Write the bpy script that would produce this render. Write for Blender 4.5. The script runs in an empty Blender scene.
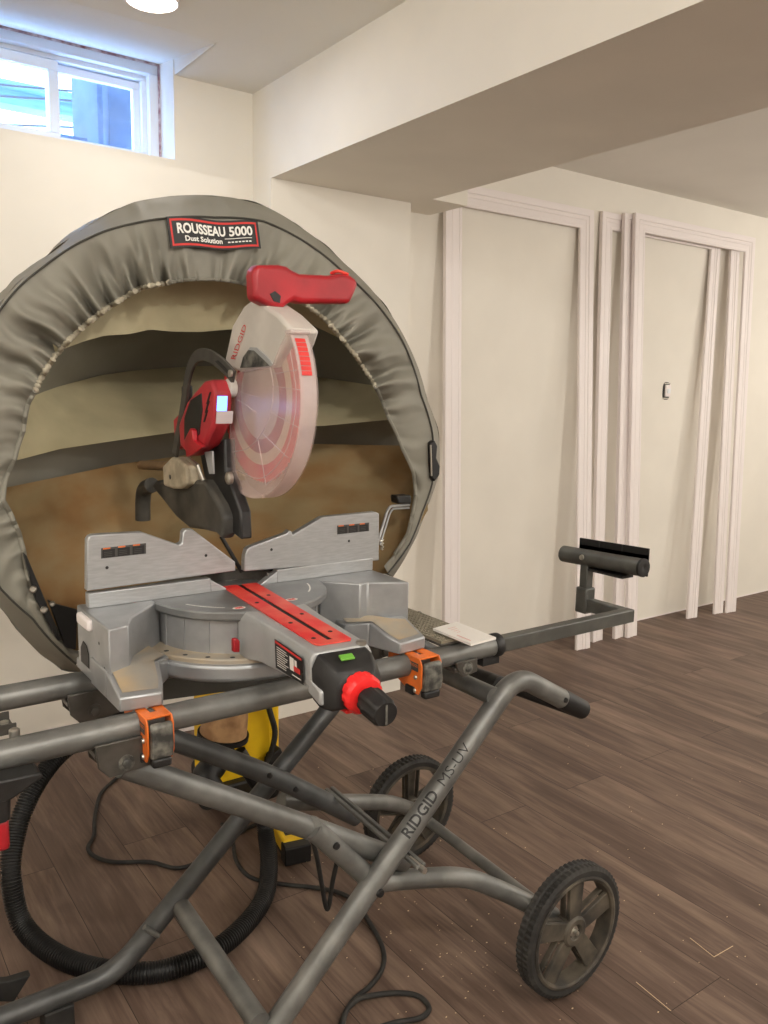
import bpy, math, random
import numpy as np
from mathutils import Vector, Matrix, noise
random.seed(4)
SC = bpy.context.scene
COL = SC.collection
PI = math.pi

# ------------------------------------------------------------------ camera
F = 825.84
EYE = Vector((0, 0, 1.25))
def _axes(yaw, pitch, roll):
    yaw, pitch, roll = map(math.radians, (yaw, pitch, roll))
    f = Vector((math.sin(yaw)*math.cos(pitch), math.cos(yaw)*math.cos(pitch), -math.sin(pitch)))
    r = Vector((math.cos(yaw), -math.sin(yaw), 0)); u = r.cross(f)
    return (math.cos(roll)*r+math.sin(roll)*u, -math.sin(roll)*r+math.cos(roll)*u, f)
RX, UP, FW = _axes(35.574, 8.637, 1.072)
def ray(px, py): return FW*F + RX*(px-384) - UP*(py-512)
def at_x(px, py, X): d = ray(px, py); return EYE + d*(X/d.x)
def at_y(px, py, Y): d = ray(px, py); return EYE + d*(Y/d.y)
def at_z(px, py, Z): d = ray(px, py); return EYE + d*((Z-EYE.z)/d.z)
def at_d(px, py, D): return EYE + ray(px, py)*(D/F)

cam = bpy.data.cameras.new('camera'); co = bpy.data.objects.new('camera', cam); COL.objects.link(co)
co.matrix_world = Matrix(((RX.x, UP.x, -FW.x, EYE.x), (RX.y, UP.y, -FW.y, EYE.y), (RX.z, UP.z, -FW.z, EYE.z), (0, 0, 0, 1)))
cam.sensor_fit = 'VERTICAL'; cam.sensor_height = 36; cam.lens = F*36/1024
cam.clip_start = .02; cam.clip_end = 200
SC.camera = co

# ------------------------------------------------------------------ materials
def lin(c):
    return tuple(((v/255)/12.92 if v/255 <= .04045 else ((v/255+.055)/1.055)**2.4) for v in c) + (1,)
def mat(name, rgb, rough=.5, metal=0.0, vary=0.0, scale=20, bump=0.0, bscale=200, spec=.5, rgb2=None, stretch=None):
    m = bpy.data.materials.new(name); m.use_nodes = True
    nt = m.node_tree; b = nt.nodes['Principled BSDF']
    b.inputs['Base Color'].default_value = lin(rgb); b.inputs['Roughness'].default_value = rough
    b.inputs['Metallic'].default_value = metal; b.inputs['Specular IOR Level'].default_value = spec
    tc = nt.nodes.new('ShaderNodeTexCoord')
    src = tc.outputs['Object']
    if stretch:
        mp = nt.nodes.new('ShaderNodeMapping'); mp.inputs['Scale'].default_value = stretch
        nt.links.new(src, mp.inputs[0]); src = mp.outputs[0]
    if vary or rgb2:
        n = nt.nodes.new('ShaderNodeTexNoise'); n.inputs['Scale'].default_value = scale; n.inputs['Detail'].default_value = 5
        nt.links.new(src, n.inputs['Vector'])
        rp = nt.nodes.new('ShaderNodeValToRGB'); rp.color_ramp.elements[0].position = .38; rp.color_ramp.elements[1].position = .66
        if rgb2: a, c = rgb, rgb2
        else: a = tuple(v*(1-vary) for v in rgb); c = tuple(min(255, v*(1+vary)) for v in rgb)
        rp.color_ramp.elements[0].color = lin(a); rp.color_ramp.elements[1].color = lin(c)
        nt.links.new(n.outputs['Fac'], rp.inputs[0]); nt.links.new(rp.outputs[0], b.inputs['Base Color'])
    if bump:
        n2 = nt.nodes.new('ShaderNodeTexNoise'); n2.inputs['Scale'].default_value = bscale; n2.inputs['Detail'].default_value = 3
        nt.links.new(src, n2.inputs['Vector'])
        bp = nt.nodes.new('ShaderNodeBump'); bp.inputs['Strength'].default_value = bump; bp.inputs['Distance'].default_value = .002
        nt.links.new(n2.outputs['Fac'], bp.inputs['Height']); nt.links.new(bp.outputs[0], b.inputs['Normal'])
    return m
def emit(name, rgb, s):
    m = bpy.data.materials.new(name); m.use_nodes = True; nt = m.node_tree
    b = nt.nodes['Principled BSDF']; b.inputs['Base Color'].default_value = lin(rgb)
    b.inputs['Emission Color'].default_value = lin(rgb); b.inputs['Emission Strength'].default_value = s
    return m
M = {}
M['wall'] = mat('wall_paint', (233, 228, 218), .75, vary=.012, scale=3, bump=.06, bscale=150, spec=.25)
M['ceil'] = mat('ceiling_paint', (232, 229, 222), .8, vary=.01, scale=2, bump=.08, bscale=180, spec=.2)
M['trim'] = mat('primed_white', (238, 230, 228), .5)
M['vinyl'] = mat('window_vinyl', (232, 236, 240), .35)
M['foam'] = mat('red_foam_gap', (150, 105, 110), .8, rgb2=(225, 215, 220), scale=35)
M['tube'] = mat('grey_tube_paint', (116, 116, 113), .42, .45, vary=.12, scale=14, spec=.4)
M['tube_dark'] = mat('tube_grey_far', (84, 85, 85), .45, .45, vary=.12, scale=14)  # darker copy of the tube grey, for the far legs
M['bracket'] = mat('dark_bracket_steel', (86, 83, 78), .42, .5, vary=.1, scale=30)
M['ext'] = mat('extension_bar_paint', (92, 92, 88), .45, .4, vary=.08, scale=20)
M['black'] = mat('black_plastic', (26, 25, 25), .5, vary=.15, scale=30)
M['rubber'] = mat('black_rubber', (30, 29, 28), .7, rgb2=(48, 46, 43), scale=26)
M['hose'] = mat('hose_black', (24, 23, 23), .45, vary=.1)
M['rim'] = mat('dusty_black_rim', (44, 41, 37), .6, rgb2=(92, 84, 72), scale=18)
M['steel'] = mat('bolt_steel', (190, 186, 178), .3, .9)
M['alu'] = mat('cast_aluminium', (166, 168, 170), .4, .6, vary=.05, scale=18, bump=.06, bscale=350)
M['alu_dusty'] = mat('dusty_cast_aluminium', (166, 162, 154), .5, .4, rgb2=(196, 174, 140), scale=11, bump=.08, bscale=250)
M['fence'] = mat('fence_aluminium', (180, 182, 184), .4, .6, vary=.035, scale=12, stretch=(3, 3, 25))
M['turn'] = mat('table_grey', (136, 138, 139), .34, .6, vary=.07, scale=16)
M['arm'] = mat('arm_grey_casting', (172, 173, 173), .42, .3, vary=.04, scale=14)
M['red'] = mat('saw_red_plastic', (158, 24, 34), .4, vary=.08, scale=16)
M['red_kerf'] = mat('kerf_insert_red', (214, 38, 38), .4, rgb2=(222, 92, 76), scale=24)
M['red_dial'] = mat('dial_red', (232, 40, 40), .35, vary=.05, scale=20)
M['orange'] = mat('orange_bracket', (226, 112, 38), .42, vary=.06, scale=24)
M['lever'] = mat('lever_scuffed', (52, 52, 50), .42, rgb2=(120, 118, 110), scale=60)
M['label_black'] = mat('label_black', (24, 22, 22), .5)
M['label_white'] = mat('label_white', (236, 234, 228), .6)
M['label_red'] = mat('label_red', (205, 50, 46), .6)
M['label_orange'] = mat('label_orange', (214, 110, 50), .6)
M['label_grey'] = mat('label_grey', (72, 70, 68), .6)
M['hood'] = mat('hood_fabric', (132, 129, 118), .62, vary=.035, scale=5, bump=.25, bscale=26, spec=.45)
M['hood_in'] = mat('hood_lining', (178, 168, 136), .6, vary=.05, scale=7, bump=.35, bscale=12, spec=.35)
M['hood_dust'] = mat('hood_lining_sawdust', (146, 128, 94), .7, rgb2=(136, 104, 66), scale=5, stretch=(1, 1, 2.2), bump=.35, bscale=11, spec=.25)
M['hem'] = mat('hood_elastic_hem', (186, 178, 158), .7, rgb2=(150, 142, 124), scale=60)
M['piping'] = mat('hood_piping', (62, 60, 54), .6)
M['yellow'] = mat('yellow_plastic', (250, 202, 30), .42, vary=.04, scale=10)
M['brown'] = mat('dusty_clear_cup', (150, 112, 76), .5, rgb2=(196, 156, 112), scale=22)
M['dusty_block'] = mat('dusty_block', (150, 140, 120), .6, rgb2=(184, 170, 146), scale=40)
M['wood_rod'] = mat('dusty_rod', (122, 96, 66), .7, vary=.1, scale=20)
M['chute'] = mat('chute_black_dusty', (44, 43, 40), .6, rgb2=(84, 80, 72), scale=14)
M['guard_up'] = mat('upper_guard_grey', (198, 192, 184), .4, vary=.04, scale=14)
M['motor_red'] = mat('motor_red', (170, 44, 52), .45, vary=.06, scale=14)
M['motor_grey'] = mat('motor_pale_panel', (206, 196, 198), .45)
M['led'] = emit('led_blue_white', (110, 150, 255), 2.4)
M['pot'] = emit('pot_light_lens', (255, 246, 232), 6.0)
M['screen_green'] = mat('level_vial_green', (104, 168, 58), .3)
M['card'] = mat('white_card', (236, 232, 226), .6)
M['card_pink'] = mat('card_print', (222, 176, 168), .6)
M['grid'] = mat('grey_grid_plastic', (150, 142, 124), .55)
M['blade'] = mat('blade_steel', (206, 190, 176), .35, .35)
M['blade_cream'] = mat('blade_worn_band', (226, 204, 176), .4, .1)
M['concrete'] = mat('window_well_wall', (52, 66, 84), .85, vary=.12, scale=6)
M['teal'] = mat('teal_siding', (70, 104, 108), .7, stretch=(1, 1, 14), vary=.12, scale=3)
M['dust'] = mat('sawdust_flakes', (214, 190, 156), .8)

# translucent polycarbonate of the lower guard
def poly_mat(name, rgb, alpha):
    m = bpy.data.materials.new(name); m.use_nodes = True; nt = m.node_tree; nt.nodes.clear()
    out = nt.nodes.new('ShaderNodeOutputMaterial'); mx = nt.nodes.new('ShaderNodeMixShader')
    tr = nt.nodes.new('ShaderNodeBsdfTransparent'); tr.inputs[0].default_value = (.97, .95, .93, 1)
    p = nt.nodes.new('ShaderNodeBsdfPrincipled'); p.inputs['Base Color'].default_value = lin(rgb)
    p.inputs['Roughness'].default_value = .3
    n = nt.nodes.new('ShaderNodeTexNoise'); n.inputs['Scale'].default_value = 16; n.inputs['Detail'].default_value = 4
    tc = nt.nodes.new('ShaderNodeTexCoord'); nt.links.new(tc.outputs['Object'], n.inputs['Vector'])
    mr = nt.nodes.new('ShaderNodeMapRange'); mr.inputs[3].default_value = alpha-.12; mr.inputs[4].default_value = alpha+.12
    nt.links.new(n.outputs['Fac'], mr.inputs[0]); nt.links.new(mr.outputs[0], mx.inputs[0])
    nt.links.new(tr.outputs[0], mx.inputs[1]); nt.links.new(p.outputs[0], mx.inputs[2]); nt.links.new(mx.outputs[0], out.inputs[0])
    return m
M['poly'] = poly_mat('guard_polycarbonate', (226, 208, 206), .24)
M['poly_rim'] = poly_mat('guard_polycarbonate_rim', (232, 216, 214), .42)
M['glass'] = poly_mat('window_glass', (210, 225, 235), .10)

# brown vinyl planks running towards the window wall
def floor_mat():
    m = bpy.data.materials.new('dark_plank_floor'); m.use_nodes = True; nt = m.node_tree; b = nt.nodes['Principled BSDF']
    L = nt.links.new
    tc = nt.nodes.new('ShaderNodeTexCoord')
    mp = nt.nodes.new('ShaderNodeMapping'); mp.inputs['Rotation'].default_value = (0, 0, PI/2); mp.inputs['Location'].default_value = (.43, .07, 0)
    L(tc.outputs['Object'], mp.inputs[0])
    br = nt.nodes.new('ShaderNodeTexBrick'); br.offset = .37; br.offset_frequency = 2
    br.inputs['Color1'].default_value = (0, 0, 0, 1); br.inputs['Color2'].default_value = (1, 1, 1, 1); br.inputs['Mortar'].default_value = (.5, .5, .5, 1)
    br.inputs['Scale'].default_value = 1; br.inputs['Mortar Size'].default_value = .0009; br.inputs['Brick Width'].default_value = 1.22; br.inputs['Row Height'].default_value = .18
    L(mp.outputs[0], br.inputs['Vector'])
    sm = nt.nodes.new('ShaderNodeMapping'); sm.inputs['Scale'].default_value = (1.0, 9, 1); L(mp.outputs[0], sm.inputs[0])
    # offset the grain per plank
    av = nt.nodes.new('ShaderNodeVectorMath'); av.operation = 'ADD'; L(sm.outputs[0], av.inputs[0])
    sc = nt.nodes.new('ShaderNodeVectorMath'); sc.operation = 'SCALE'; sc.inputs['Scale'].default_value = 7.0; L(br.outputs['Color'], sc.inputs[0]); L(sc.outputs[0], av.inputs[1])
    n = nt.nodes.new('ShaderNodeTexNoise'); n.inputs['Scale'].default_value = 2.2; n.inputs['Detail'].default_value = 8; n.inputs['Roughness'].default_value = .62; n.inputs['Distortion'].default_value = .5
    L(av.outputs[0], n.inputs['Vector'])
    fm = nt.nodes.new('ShaderNodeMapping'); fm.inputs['Scale'].default_value = (5, 90, 1); L(mp.outputs[0], fm.inputs[0])
    n2 = nt.nodes.new('ShaderNodeTexNoise'); n2.inputs['Scale'].default_value = 1.5; n2.inputs['Detail'].default_value = 6; L(fm.outputs[0], n2.inputs['Vector'])
    a1 = nt.nodes.new('ShaderNodeMath'); a1.operation = 'MULTIPLY_ADD'; a1.inputs[1].default_value = .28; L(n2.outputs['Fac'], a1.inputs[0]); L(n.outputs['Fac'], a1.inputs[2])
    a2 = nt.nodes.new('ShaderNodeMath'); a2.operation = 'MULTIPLY_ADD'; a2.inputs[1].default_value = .16
    L(br.outputs['Color'], a2.inputs[0]); L(a1.outputs[0], a2.inputs[2])
    rp = nt.nodes.new('ShaderNodeValToRGB'); e = rp.color_ramp.elements
    e[0].position = .42; e[0].color = lin((72, 58, 50)); e[1].position = 1.0; e[1].color = lin((140, 119, 104))
    k = e.new(.66); k.color = lin((96, 78, 68))
    L(a2.outputs[0], rp.inputs[0])
    mx = nt.nodes.new('ShaderNodeMix'); mx.data_type = 'RGBA'; mx.inputs['B'].default_value = lin((46, 35, 30))
    L(br.outputs['Fac'], mx.inputs['Factor']); L(rp.outputs[0], mx.inputs['A'])
    L(mx.outputs['Result'], b.inputs['Base Color'])
    b.inputs['Roughness'].default_value = .5; b.inputs['Specular IOR Level'].default_value = .25
    bp = nt.nodes.new('ShaderNodeBump'); bp.inputs['Strength'].default_value = .12; bp.inputs['Distance'].default_value = .002
    L(a1.outputs[0], bp.inputs['Height']); L(bp.outputs[0], b.inputs['Normal'])
    return m
M['floor'] = floor_mat()

# ------------------------------------------------------------------ mesh helpers
class MB:
    def __init__(s): s.v = []; s.f = []
    def add(s, vs, fs):
        o = len(s.v); s.v += [tuple(p) for p in vs]; s.f += [tuple(i+o for i in f) for f in fs]; return s
    def box(s, lo, hi, m=None):
        x0, y0, z0 = lo; x1, y1, z1 = hi
        vs = [Vector(p) for p in ((x0, y0, z0), (x1, y0, z0), (x1, y1, z0), (x0, y1, z0), (x0, y0, z1), (x1, y0, z1), (x1, y1, z1), (x0, y1, z1))]
        if m is not None: vs = [m @ p for p in vs]
        return s.add(vs, [(3, 2, 1, 0), (4, 5, 6, 7), (0, 1, 5, 4), (1, 2, 6, 5), (2, 3, 7, 6), (3, 0, 4, 7)])
    def prism(s, pts, off):                       # polygon of 3-D points pushed along off
        pts = [Vector(p) for p in pts]; off = Vector(off); n = len(pts)
        nrm = Vector((0, 0, 0))
        for i in range(n): nrm += pts[i].cross(pts[(i+1) % n])
        if nrm.dot(off) > 0: pts.reverse()
        vs = pts + [p+off for p in pts]
        fs = [tuple(range(n)), tuple(range(2*n-1, n-1, -1))] + [(i, i+n, (i+1) % n+n, (i+1) % n) for i in range(n)]
        return s.add(vs, fs)
    def tube(s, pts, r, seg=14, caps=True, rfun=None):
        pts = [Vector(p) for p in pts]; n = len(pts); T = []
        for i in range(n):
            a = pts[max(i-1, 0)]; b = pts[min(i+1, n-1)]; T.append((b-a).normalized())
        up = Vector((0, 0, 1)) if abs(T[0].z) < .9 else Vector((1, 0, 0))
        N = T[0].cross(up).normalized(); vs = []
        for i in range(n):
            if i:
                ax = T[i-1].cross(T[i])
                if ax.length > 1e-7: N = Matrix.Rotation(T[i-1].angle(T[i]), 3, ax.normalized()) @ N
            B = T[i].cross(N); rr = rfun(i) if rfun else r
            for k in range(seg):
                a = 2*PI*k/seg; vs.append(pts[i]+(N*math.cos(a)+B*math.sin(a))*rr)
        fs = [(i*seg+k, i*seg+(k+1) % seg, (i+1)*seg+(k+1) % seg, (i+1)*seg+k) for i in range(n-1) for k in range(seg)]
        if caps: fs += [tuple(range(seg-1, -1, -1)), tuple((n-1)*seg+k for k in range(seg))]
        return s.add(vs, fs)
    def lathe(s, prof, c, axis, seg=32, closed=False, rmod=None):   # prof: (radius, distance along axis)
        c = Vector(c); ax = Vector(axis).normalized(); up = Vector((0, 0, 1)) if abs(ax.z) < .9 else Vector((1, 0, 0))
        a1 = ax.cross(up).normalized(); a2 = ax.cross(a1); n = len(prof); vs = []
        for i, (r, d) in enumerate(prof):
            for k in range(seg):
                t = 2*PI*k/seg; q = r+(rmod(i, k) if rmod else 0)
                vs.append(c+ax*d+(a1*math.cos(t)+a2*math.sin(t))*q)
        m = n if closed else n-1
        fs = [(i*seg+k, i*seg+(k+1) % seg, ((i+1) % n)*seg+(k+1) % seg, ((i+1) % n)*seg+k) for i in range(m) for k in range(seg)]
        if not closed:
            fs += [tuple(range(seg-1, -1, -1)), tuple((n-1)*seg+k for k in range(seg))]
        return s.add(vs, fs)
    def grid(s, fn, nu, nv, wrap=False):
        vs = [fn(i/(nu if wrap else nu-1), j/(nv-1)) for j in range(nv) for i in range(nu)]
        fs = [(j*nu+i, j*nu+(i+1) % nu, (j+1)*nu+(i+1) % nu, (j+1)*nu+i) for j in range(nv-1) for i in range(nu if wrap else nu-1)]
        return s.add(vs, fs)
    def build(s, name, m, parent=None, bevel=0, seg=2, smooth=True, solid=0, ang=35, sub=0):
        me = bpy.data.meshes.new(name); me.from_pydata(s.v, [], s.f); me.update()
        me.materials.append(m)
        import bmesh
        bm = bmesh.new(); bm.from_mesh(me); bmesh.ops.recalc_face_normals(bm, faces=bm.faces); bm.to_mesh(me); bm.free()
        if smooth:
            me.polygons.foreach_set('use_smooth', [True]*len(me.polygons)); me.set_sharp_from_angle(angle=math.radians(ang))
        o = bpy.data.objects.new(name, me); COL.objects.link(o)
        if parent is not None:
            o.parent = parent; o.matrix_parent_inverse = WM[parent.name].inverted()
        WM[o.name] = Matrix.Identity(4)
        if solid:
            d = o.modifiers.new('solid', 'SOLIDIFY'); d.thickness = solid; d.offset = 0
        if bevel:
            d = o.modifiers.new('bevel', 'BEVEL'); d.width = bevel; d.segments = seg; d.limit_method = 'ANGLE'; d.angle_limit = math.radians(40); d.harden_normals = False
        if sub:
            d = o.modifiers.new('sub', 'SUBSURF'); d.levels = sub; d.render_levels = sub
        return o
WM = {}
def tag(o, label=None, cat=None, group=None, kind=None):
    for k, v in (('label', label), ('category', cat), ('group', group), ('kind', kind)):
        if v: o[k] = v
    return o
def empty(name, loc, label, cat, group=None):
    o = bpy.data.objects.new(name, None); COL.objects.link(o); o.location = loc; o.empty_display_size = .1
    WM[o.name] = Matrix.Translation(loc); return tag(o, label, cat, group)
def smooth_path(P, n=8):
    P = [Vector(p) for p in P]; Q = [P[0]*2-P[1]]+P+[P[-1]*2-P[-2]]; out = []
    for i in range(1, len(Q)-2):
        a, b, c, d = Q[i-1:i+3]
        for k in range(n):
            t = k/n; out.append(.5*((2*b)+(c-a)*t+(2*a-5*b+4*c-d)*t*t+(3*b-a-3*c+d)*t**3))
    return out+[P[-1]]
def fillet(P, rad, n=7):
    P = [Vector(p) for p in P]; out = [P[0]]
    for i in range(1, len(P)-1):
        a = (P[i-1]-P[i]); b = (P[i+1]-P[i]); r = min(rad, a.length*.48, b.length*.48)
        s, e = P[i]+a.normalized()*r, P[i]+b.normalized()*r
        for k in range(n+1):
            t = k/n; out.append(s*(1-t)**2+P[i]*2*t*(1-t)+e*t*t)
    return out+[P[-1]]
def poly_interp(P, t):                            # point on a closed or open px polyline by arc length, t in 0..1
    d = [0]
    for a, b in zip(P, P[1:]): d.append(d[-1]+math.hypot(b[0]-a[0], b[1]-a[1]))
    q = t*d[-1]
    for i in range(len(P)-1):
        if q <= d[i+1] or i == len(P)-2:
            u = (q-d[i])/max(d[i+1]-d[i], 1e-9); return (P[i][0]+(P[i+1][0]-P[i][0])*u, P[i][1]+(P[i+1][1]-P[i][1])*u)
def smooth_path_px(P): return [(q.x, q.y) for q in smooth_path([(x, y, 0) for x, y in P], 6)]
def text_geo(body, bold=0.0):                     # letters as flat faces inside the unit square
    cu = bpy.data.curves.new('lettering', 'FONT'); cu.body = body; cu.offset = bold; cu.resolution_u = 3; cu.fill_mode = 'FRONT'
    to = bpy.data.objects.new('lettering', cu); COL.objects.link(to)
    bpy.context.view_layer.update()
    me = bpy.data.meshes.new_from_object(to.evaluated_get(bpy.context.evaluated_depsgraph_get()))
    import bmesh
    bm = bmesh.new(); bm.from_mesh(me); ys = [v.co.y for v in bm.verts]; lo_, hi_ = min(ys), max(ys)
    for k in range(1, 8): bmesh.ops.bisect_plane(bm, geom=bm.verts[:]+bm.edges[:]+bm.faces[:], plane_co=(0, lo_+(hi_-lo_)*k/8, 0), plane_no=(0, 1, 0))
    bm.to_mesh(me); bm.free()
    vs = [(v.co.x, v.co.y) for v in me.vertices]; fs = [tuple(p.vertices) for p in me.polygons]
    bpy.data.objects.remove(to); bpy.data.curves.remove(cu); bpy.data.meshes.remove(me)
    x0 = min(v[0] for v in vs); x1 = max(v[0] for v in vs); y0 = min(v[1] for v in vs); y1 = max(v[1] for v in vs)
    return [((x-x0)/(x1-x0), (y-y0)/(y1-y0)) for x, y in vs], fs
def quad_map(bl, br, tr, tl, lift=.0008):
    bl, br, tr, tl = map(Vector, (bl, br, tr, tl)); n = (br-bl).cross(tl-bl).normalized()
    return lambda u, v, h=1.0: bl*(1-u)*(1-v)+br*u*(1-v)+tr*u*v+tl*(1-u)*v+n*lift*h
def put_text(mb, fn, body, u0, v0, u1, v1, bold=0.0, h=2.0):
    vs, fs = text_geo(body, bold)
    return mb.add([fn(u0+(u1-u0)*x, v0+(v1-v0)*y, h) for x, y in vs], fs)
def put_rect(mb, fn, u0, v0, u1, v1, h=1.0, n=1):
    vs = []; fs = []
    for i in range(n+1):
        u = u0+(u1-u0)*i/n; vs += [fn(u, v0, h), fn(u, v1, h)]
    for i in range(n): fs.append((2*i, 2*i+2, 2*i+3, 2*i+1))
    return mb.add(vs, fs)
def struct(mb, name, m, **k): return tag(mb.build(name, m, smooth=False, **k), kind='structure')

# ================================================================== ROOM
YB, ZC = 2.773, 2.249                              # back wall, ceiling
XL, XR, YF = -2.2, 6.8, -5.2
WX0, WX1, WZ0, WY = .40, 1.10, 1.985, 2.93         # window opening, recess depth
EDGE = 2.44                                        # where the ceiling breaks up towards the window head
struct(MB().box((XL, YF, -.06), (XR, YB+.1, 0)), 'floor', M['floor'])
wb = MB()
wb.box((XL, YB, -.06), (WX0, YB+.18, ZC+.25)); wb.box((WX1, YB, -.06), (XR, YB+.18, ZC+.25)); wb.box((WX0, YB, -.06), (WX1, YB+.18, WZ0))
struct(wb, 'wall_back', M['wall'])
struct(MB().box((XL-.1, YF, -.06), (XL, YB+.18, ZC+.1)), 'wall_left', M['wall'])
struct(MB().box((XR, YF, -.06), (XR+.1, YB+.18, ZC+.1)), 'wall_right', M['wall'])
struct(MB().box((XL, YF-.1, -.06), (XR, YF, ZC+.1)), 'wall_front', M['wall'])
cb = MB(); zt = 2.325
cb.box((XL, YF, ZC), (XR, EDGE, ZC+.03)); cb.box((XL, EDGE, ZC), (WX0, YB, ZC+.03)); cb.box((WX1+.008, EDGE, ZC), (XR, YB, ZC+.03)); cb.box((WX1+.004, EDGE, ZC), (WX1+.010, WY+.05, zt+.05))
cb.add([(WX0, EDGE, ZC), (WX1+.004, EDGE, ZC), (WX1+.004, WY+.03, zt), (WX0, WY+.03, zt)], [(0, 1, 2, 3)])
cb.add([(WX0, EDGE, ZC), (WX1, EDGE, ZC), (WX1, EDGE, zt+.1), (WX0, EDGE, zt+.1)], [(0, 1, 2, 3)])
for xx in (WX0,): cb.add([(xx, EDGE, ZC), (xx, WY+.03, ZC), (xx, WY+.03, zt)], [(0, 1, 2)])
struct(cb, 'ceiling', M['ceil'])
struct(MB().box((1.387, YF, 1.946), (2.01, YB, ZC)), 'beam', M['wall'])
struct(MB().box((1.387, 2.637, 0), (1.986, YB, 1.947)), 'column', M['wall'])
struct(MB().box((2.005, 2.537, 1.9463), (2.183, YB, ZC)), 'trim_1', M['wall'])
# thin gap strip where the wall board stops above the floor
struct(MB().box((2.0, YB-.004, 0), (XR, YB, .006)).box((3.36, YB-.006, 0), (3.42, YB, .012)), 'wall_gap_strip', M['trim'])

# window: vinyl slider set deep in the wall
def frame_rect(mb, x0, x1, z0, z1, y0, y1, w):
    mb.box((x0, y0, z0), (x1, y1, z0+w)); mb.box((x0, y0, z1-w), (x1, y1, z1)); mb.box((x0, y0, z0+w), (x0+w, y1, z1-w)); mb.box((x1-w, y0, z0+w), (x1, y1, z1-w)); return mb
wroot = bpy.data.objects.new('window_1', None); COL.objects.link(wroot); wroot.location = (.75, 2.93, WZ0); WM['window_1'] = Matrix.Translation((.75, 2.93, WZ0)); tag(wroot, kind='structure')
frame_rect(MB(), WX0, WX1-.004, WZ0, 2.312, 2.90, 3.0, .032).build('frame', M['vinyl'], wroot, bevel=.003)
frame_rect(MB(), WX0+.03, WX1-.034, WZ0+.03, 2.283, 2.93, 2.985, .018).build('inner_frame', M['vinyl'], wroot, bevel=.002)
sl = frame_rect(MB(), .42, .775, 2.01, 2.262, 2.925, 2.95, .032).build('sliding_sash', M['vinyl'], wroot, bevel=.002)
MB().box((.452, 2.936, 2.042), (.743, 2.940, 2.23)).build('pane', M['glass'], sl, smooth=False)
fx = frame_rect(MB(), .745, 1.05, 2.01, 2.262, 2.955, 2.98, .024).build('fixed_sash', M['vinyl'], wroot, bevel=.002)
MB().box((.768, 2.965, 2.03), (1.028, 2.969, 2.24)).build('pane', M['glass'], fx, smooth=False)
MB().box((WX0, 2.896, 2.309), (WX1, 2.905, 2.318)).box((WX1-.006, 2.893, WZ0), (WX1-.001, 2.905, 2.31)).box((WX0, 2.896, WZ0-.001), (WX1, 2.902, WZ0+.004)).build('gap_filler', M['foam'], wroot, smooth=False)

# outside the window: well wall, a neighbour's low siding, service wires
wxs = at_y(109, 110, 3.4).x; wzb = at_y(90, 139, 3.7).z
ww = MB().box((wxs, 3.4, 1.6), (2.2, 3.9, 2.9)).box((-.9, 3.7, 1.5), (wxs, 3.9, wzb)).box((wxs-.05, 3.38, 1.6), (wxs-.03, 3.42, 2.9))
struct(ww, 'window_well_exterior', M['concrete'])
z0, z1 = at_y(20, 106, 8).z, at_y(20, 92, 8).z; x1 = at_y(104, 105, 8).x
tag(MB().box((-3, 8.0, z0), (x1, 8.2, z1)).box((-3, 7.9, z1), (x1+.05, 8.3, z1+.05)).build('neighbour_siding_exterior', M['teal'], smooth=False), kind='structure')
for z, dz, wh in ((3.28, .0, 'topmost'), (3.20, .02, 'middle'), (3.02, .03, 'lowest')):
    tag(MB().tube(smooth_path([(-2, 6.4, z-.1), (.6, 6.2, z-.16), (2.0, 6.1, z-.06+dz), (4, 6.0, z+.1)], 6), .008, 6).build('hanging_cable_exterior', M['black']), 'thin dark cable crossing the sky outside the window, '+wh+' of the three', 'cable', 'overhead cables outside the window')

# ceiling lamp in view
LC = at_z(152, 0, ZC)
cl = empty('recessed_ceiling_light', LC, 'round white recessed light in the ceiling in front of the window', 'ceiling light')
MB().lathe([(.066, 0), (.073, 0), (.074, -.003), (.072, -.005), (.066, -.005)], LC, (0, 0, 1), 40, closed=True).build('trim_ring', M['trim'], cl)
MB().lathe([(.066, -.004), (.0, -.0041)], LC, (0, 0, 1), 40).build('lens', M['pot'], cl)

# electrical box in the back wall
eb = empty('electrical_box', (3.62, YB, 1.06), 'small uncovered electrical box with white switch in the wall inside the right casing frames', 'electrical box')
c = at_y(666, 391, YB)
def oval(cx, cz, w, h, y, n=28, p=3.2):
    return [(cx+w*math.copysign(abs(math.cos(a))**(2/p), math.cos(a)), y, cz+h*math.copysign(abs(math.sin(a))**(2/p), math.sin(a))) for a in [2*PI*k/n for k in range(n)]]
MB().prism(oval(c.x, c.z, .031, .047, YB-.0015), (0, .001, 0)).build('box', M['black'], eb, smooth=False)
sw = MB().box((c.x-.016, YB-.012, c.z-.03), (c.x+.026, YB-.0012, c.z+.032)).build('switch', M['trim'], eb, bevel=.003)
MB().box((c.x-.006, YB-.018, c.z-.012), (c.x+.016, YB-.011, c.z+.012)).build('toggle', M['vinyl'], sw, bevel=.002)
MB().box((c.x-.026, YB-.004, c.z-.043), (c.x+.02, YB-.0012, c.z-.036)).build('mounting_strap', M['steel'], eb, smooth=False)
MB().box((c.x-.02, YB-.004, c.z+.036), (c.x+.028, YB-.0012, c.z+.043)).build('mounting_strap', M['steel'], eb, smooth=False)

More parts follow.
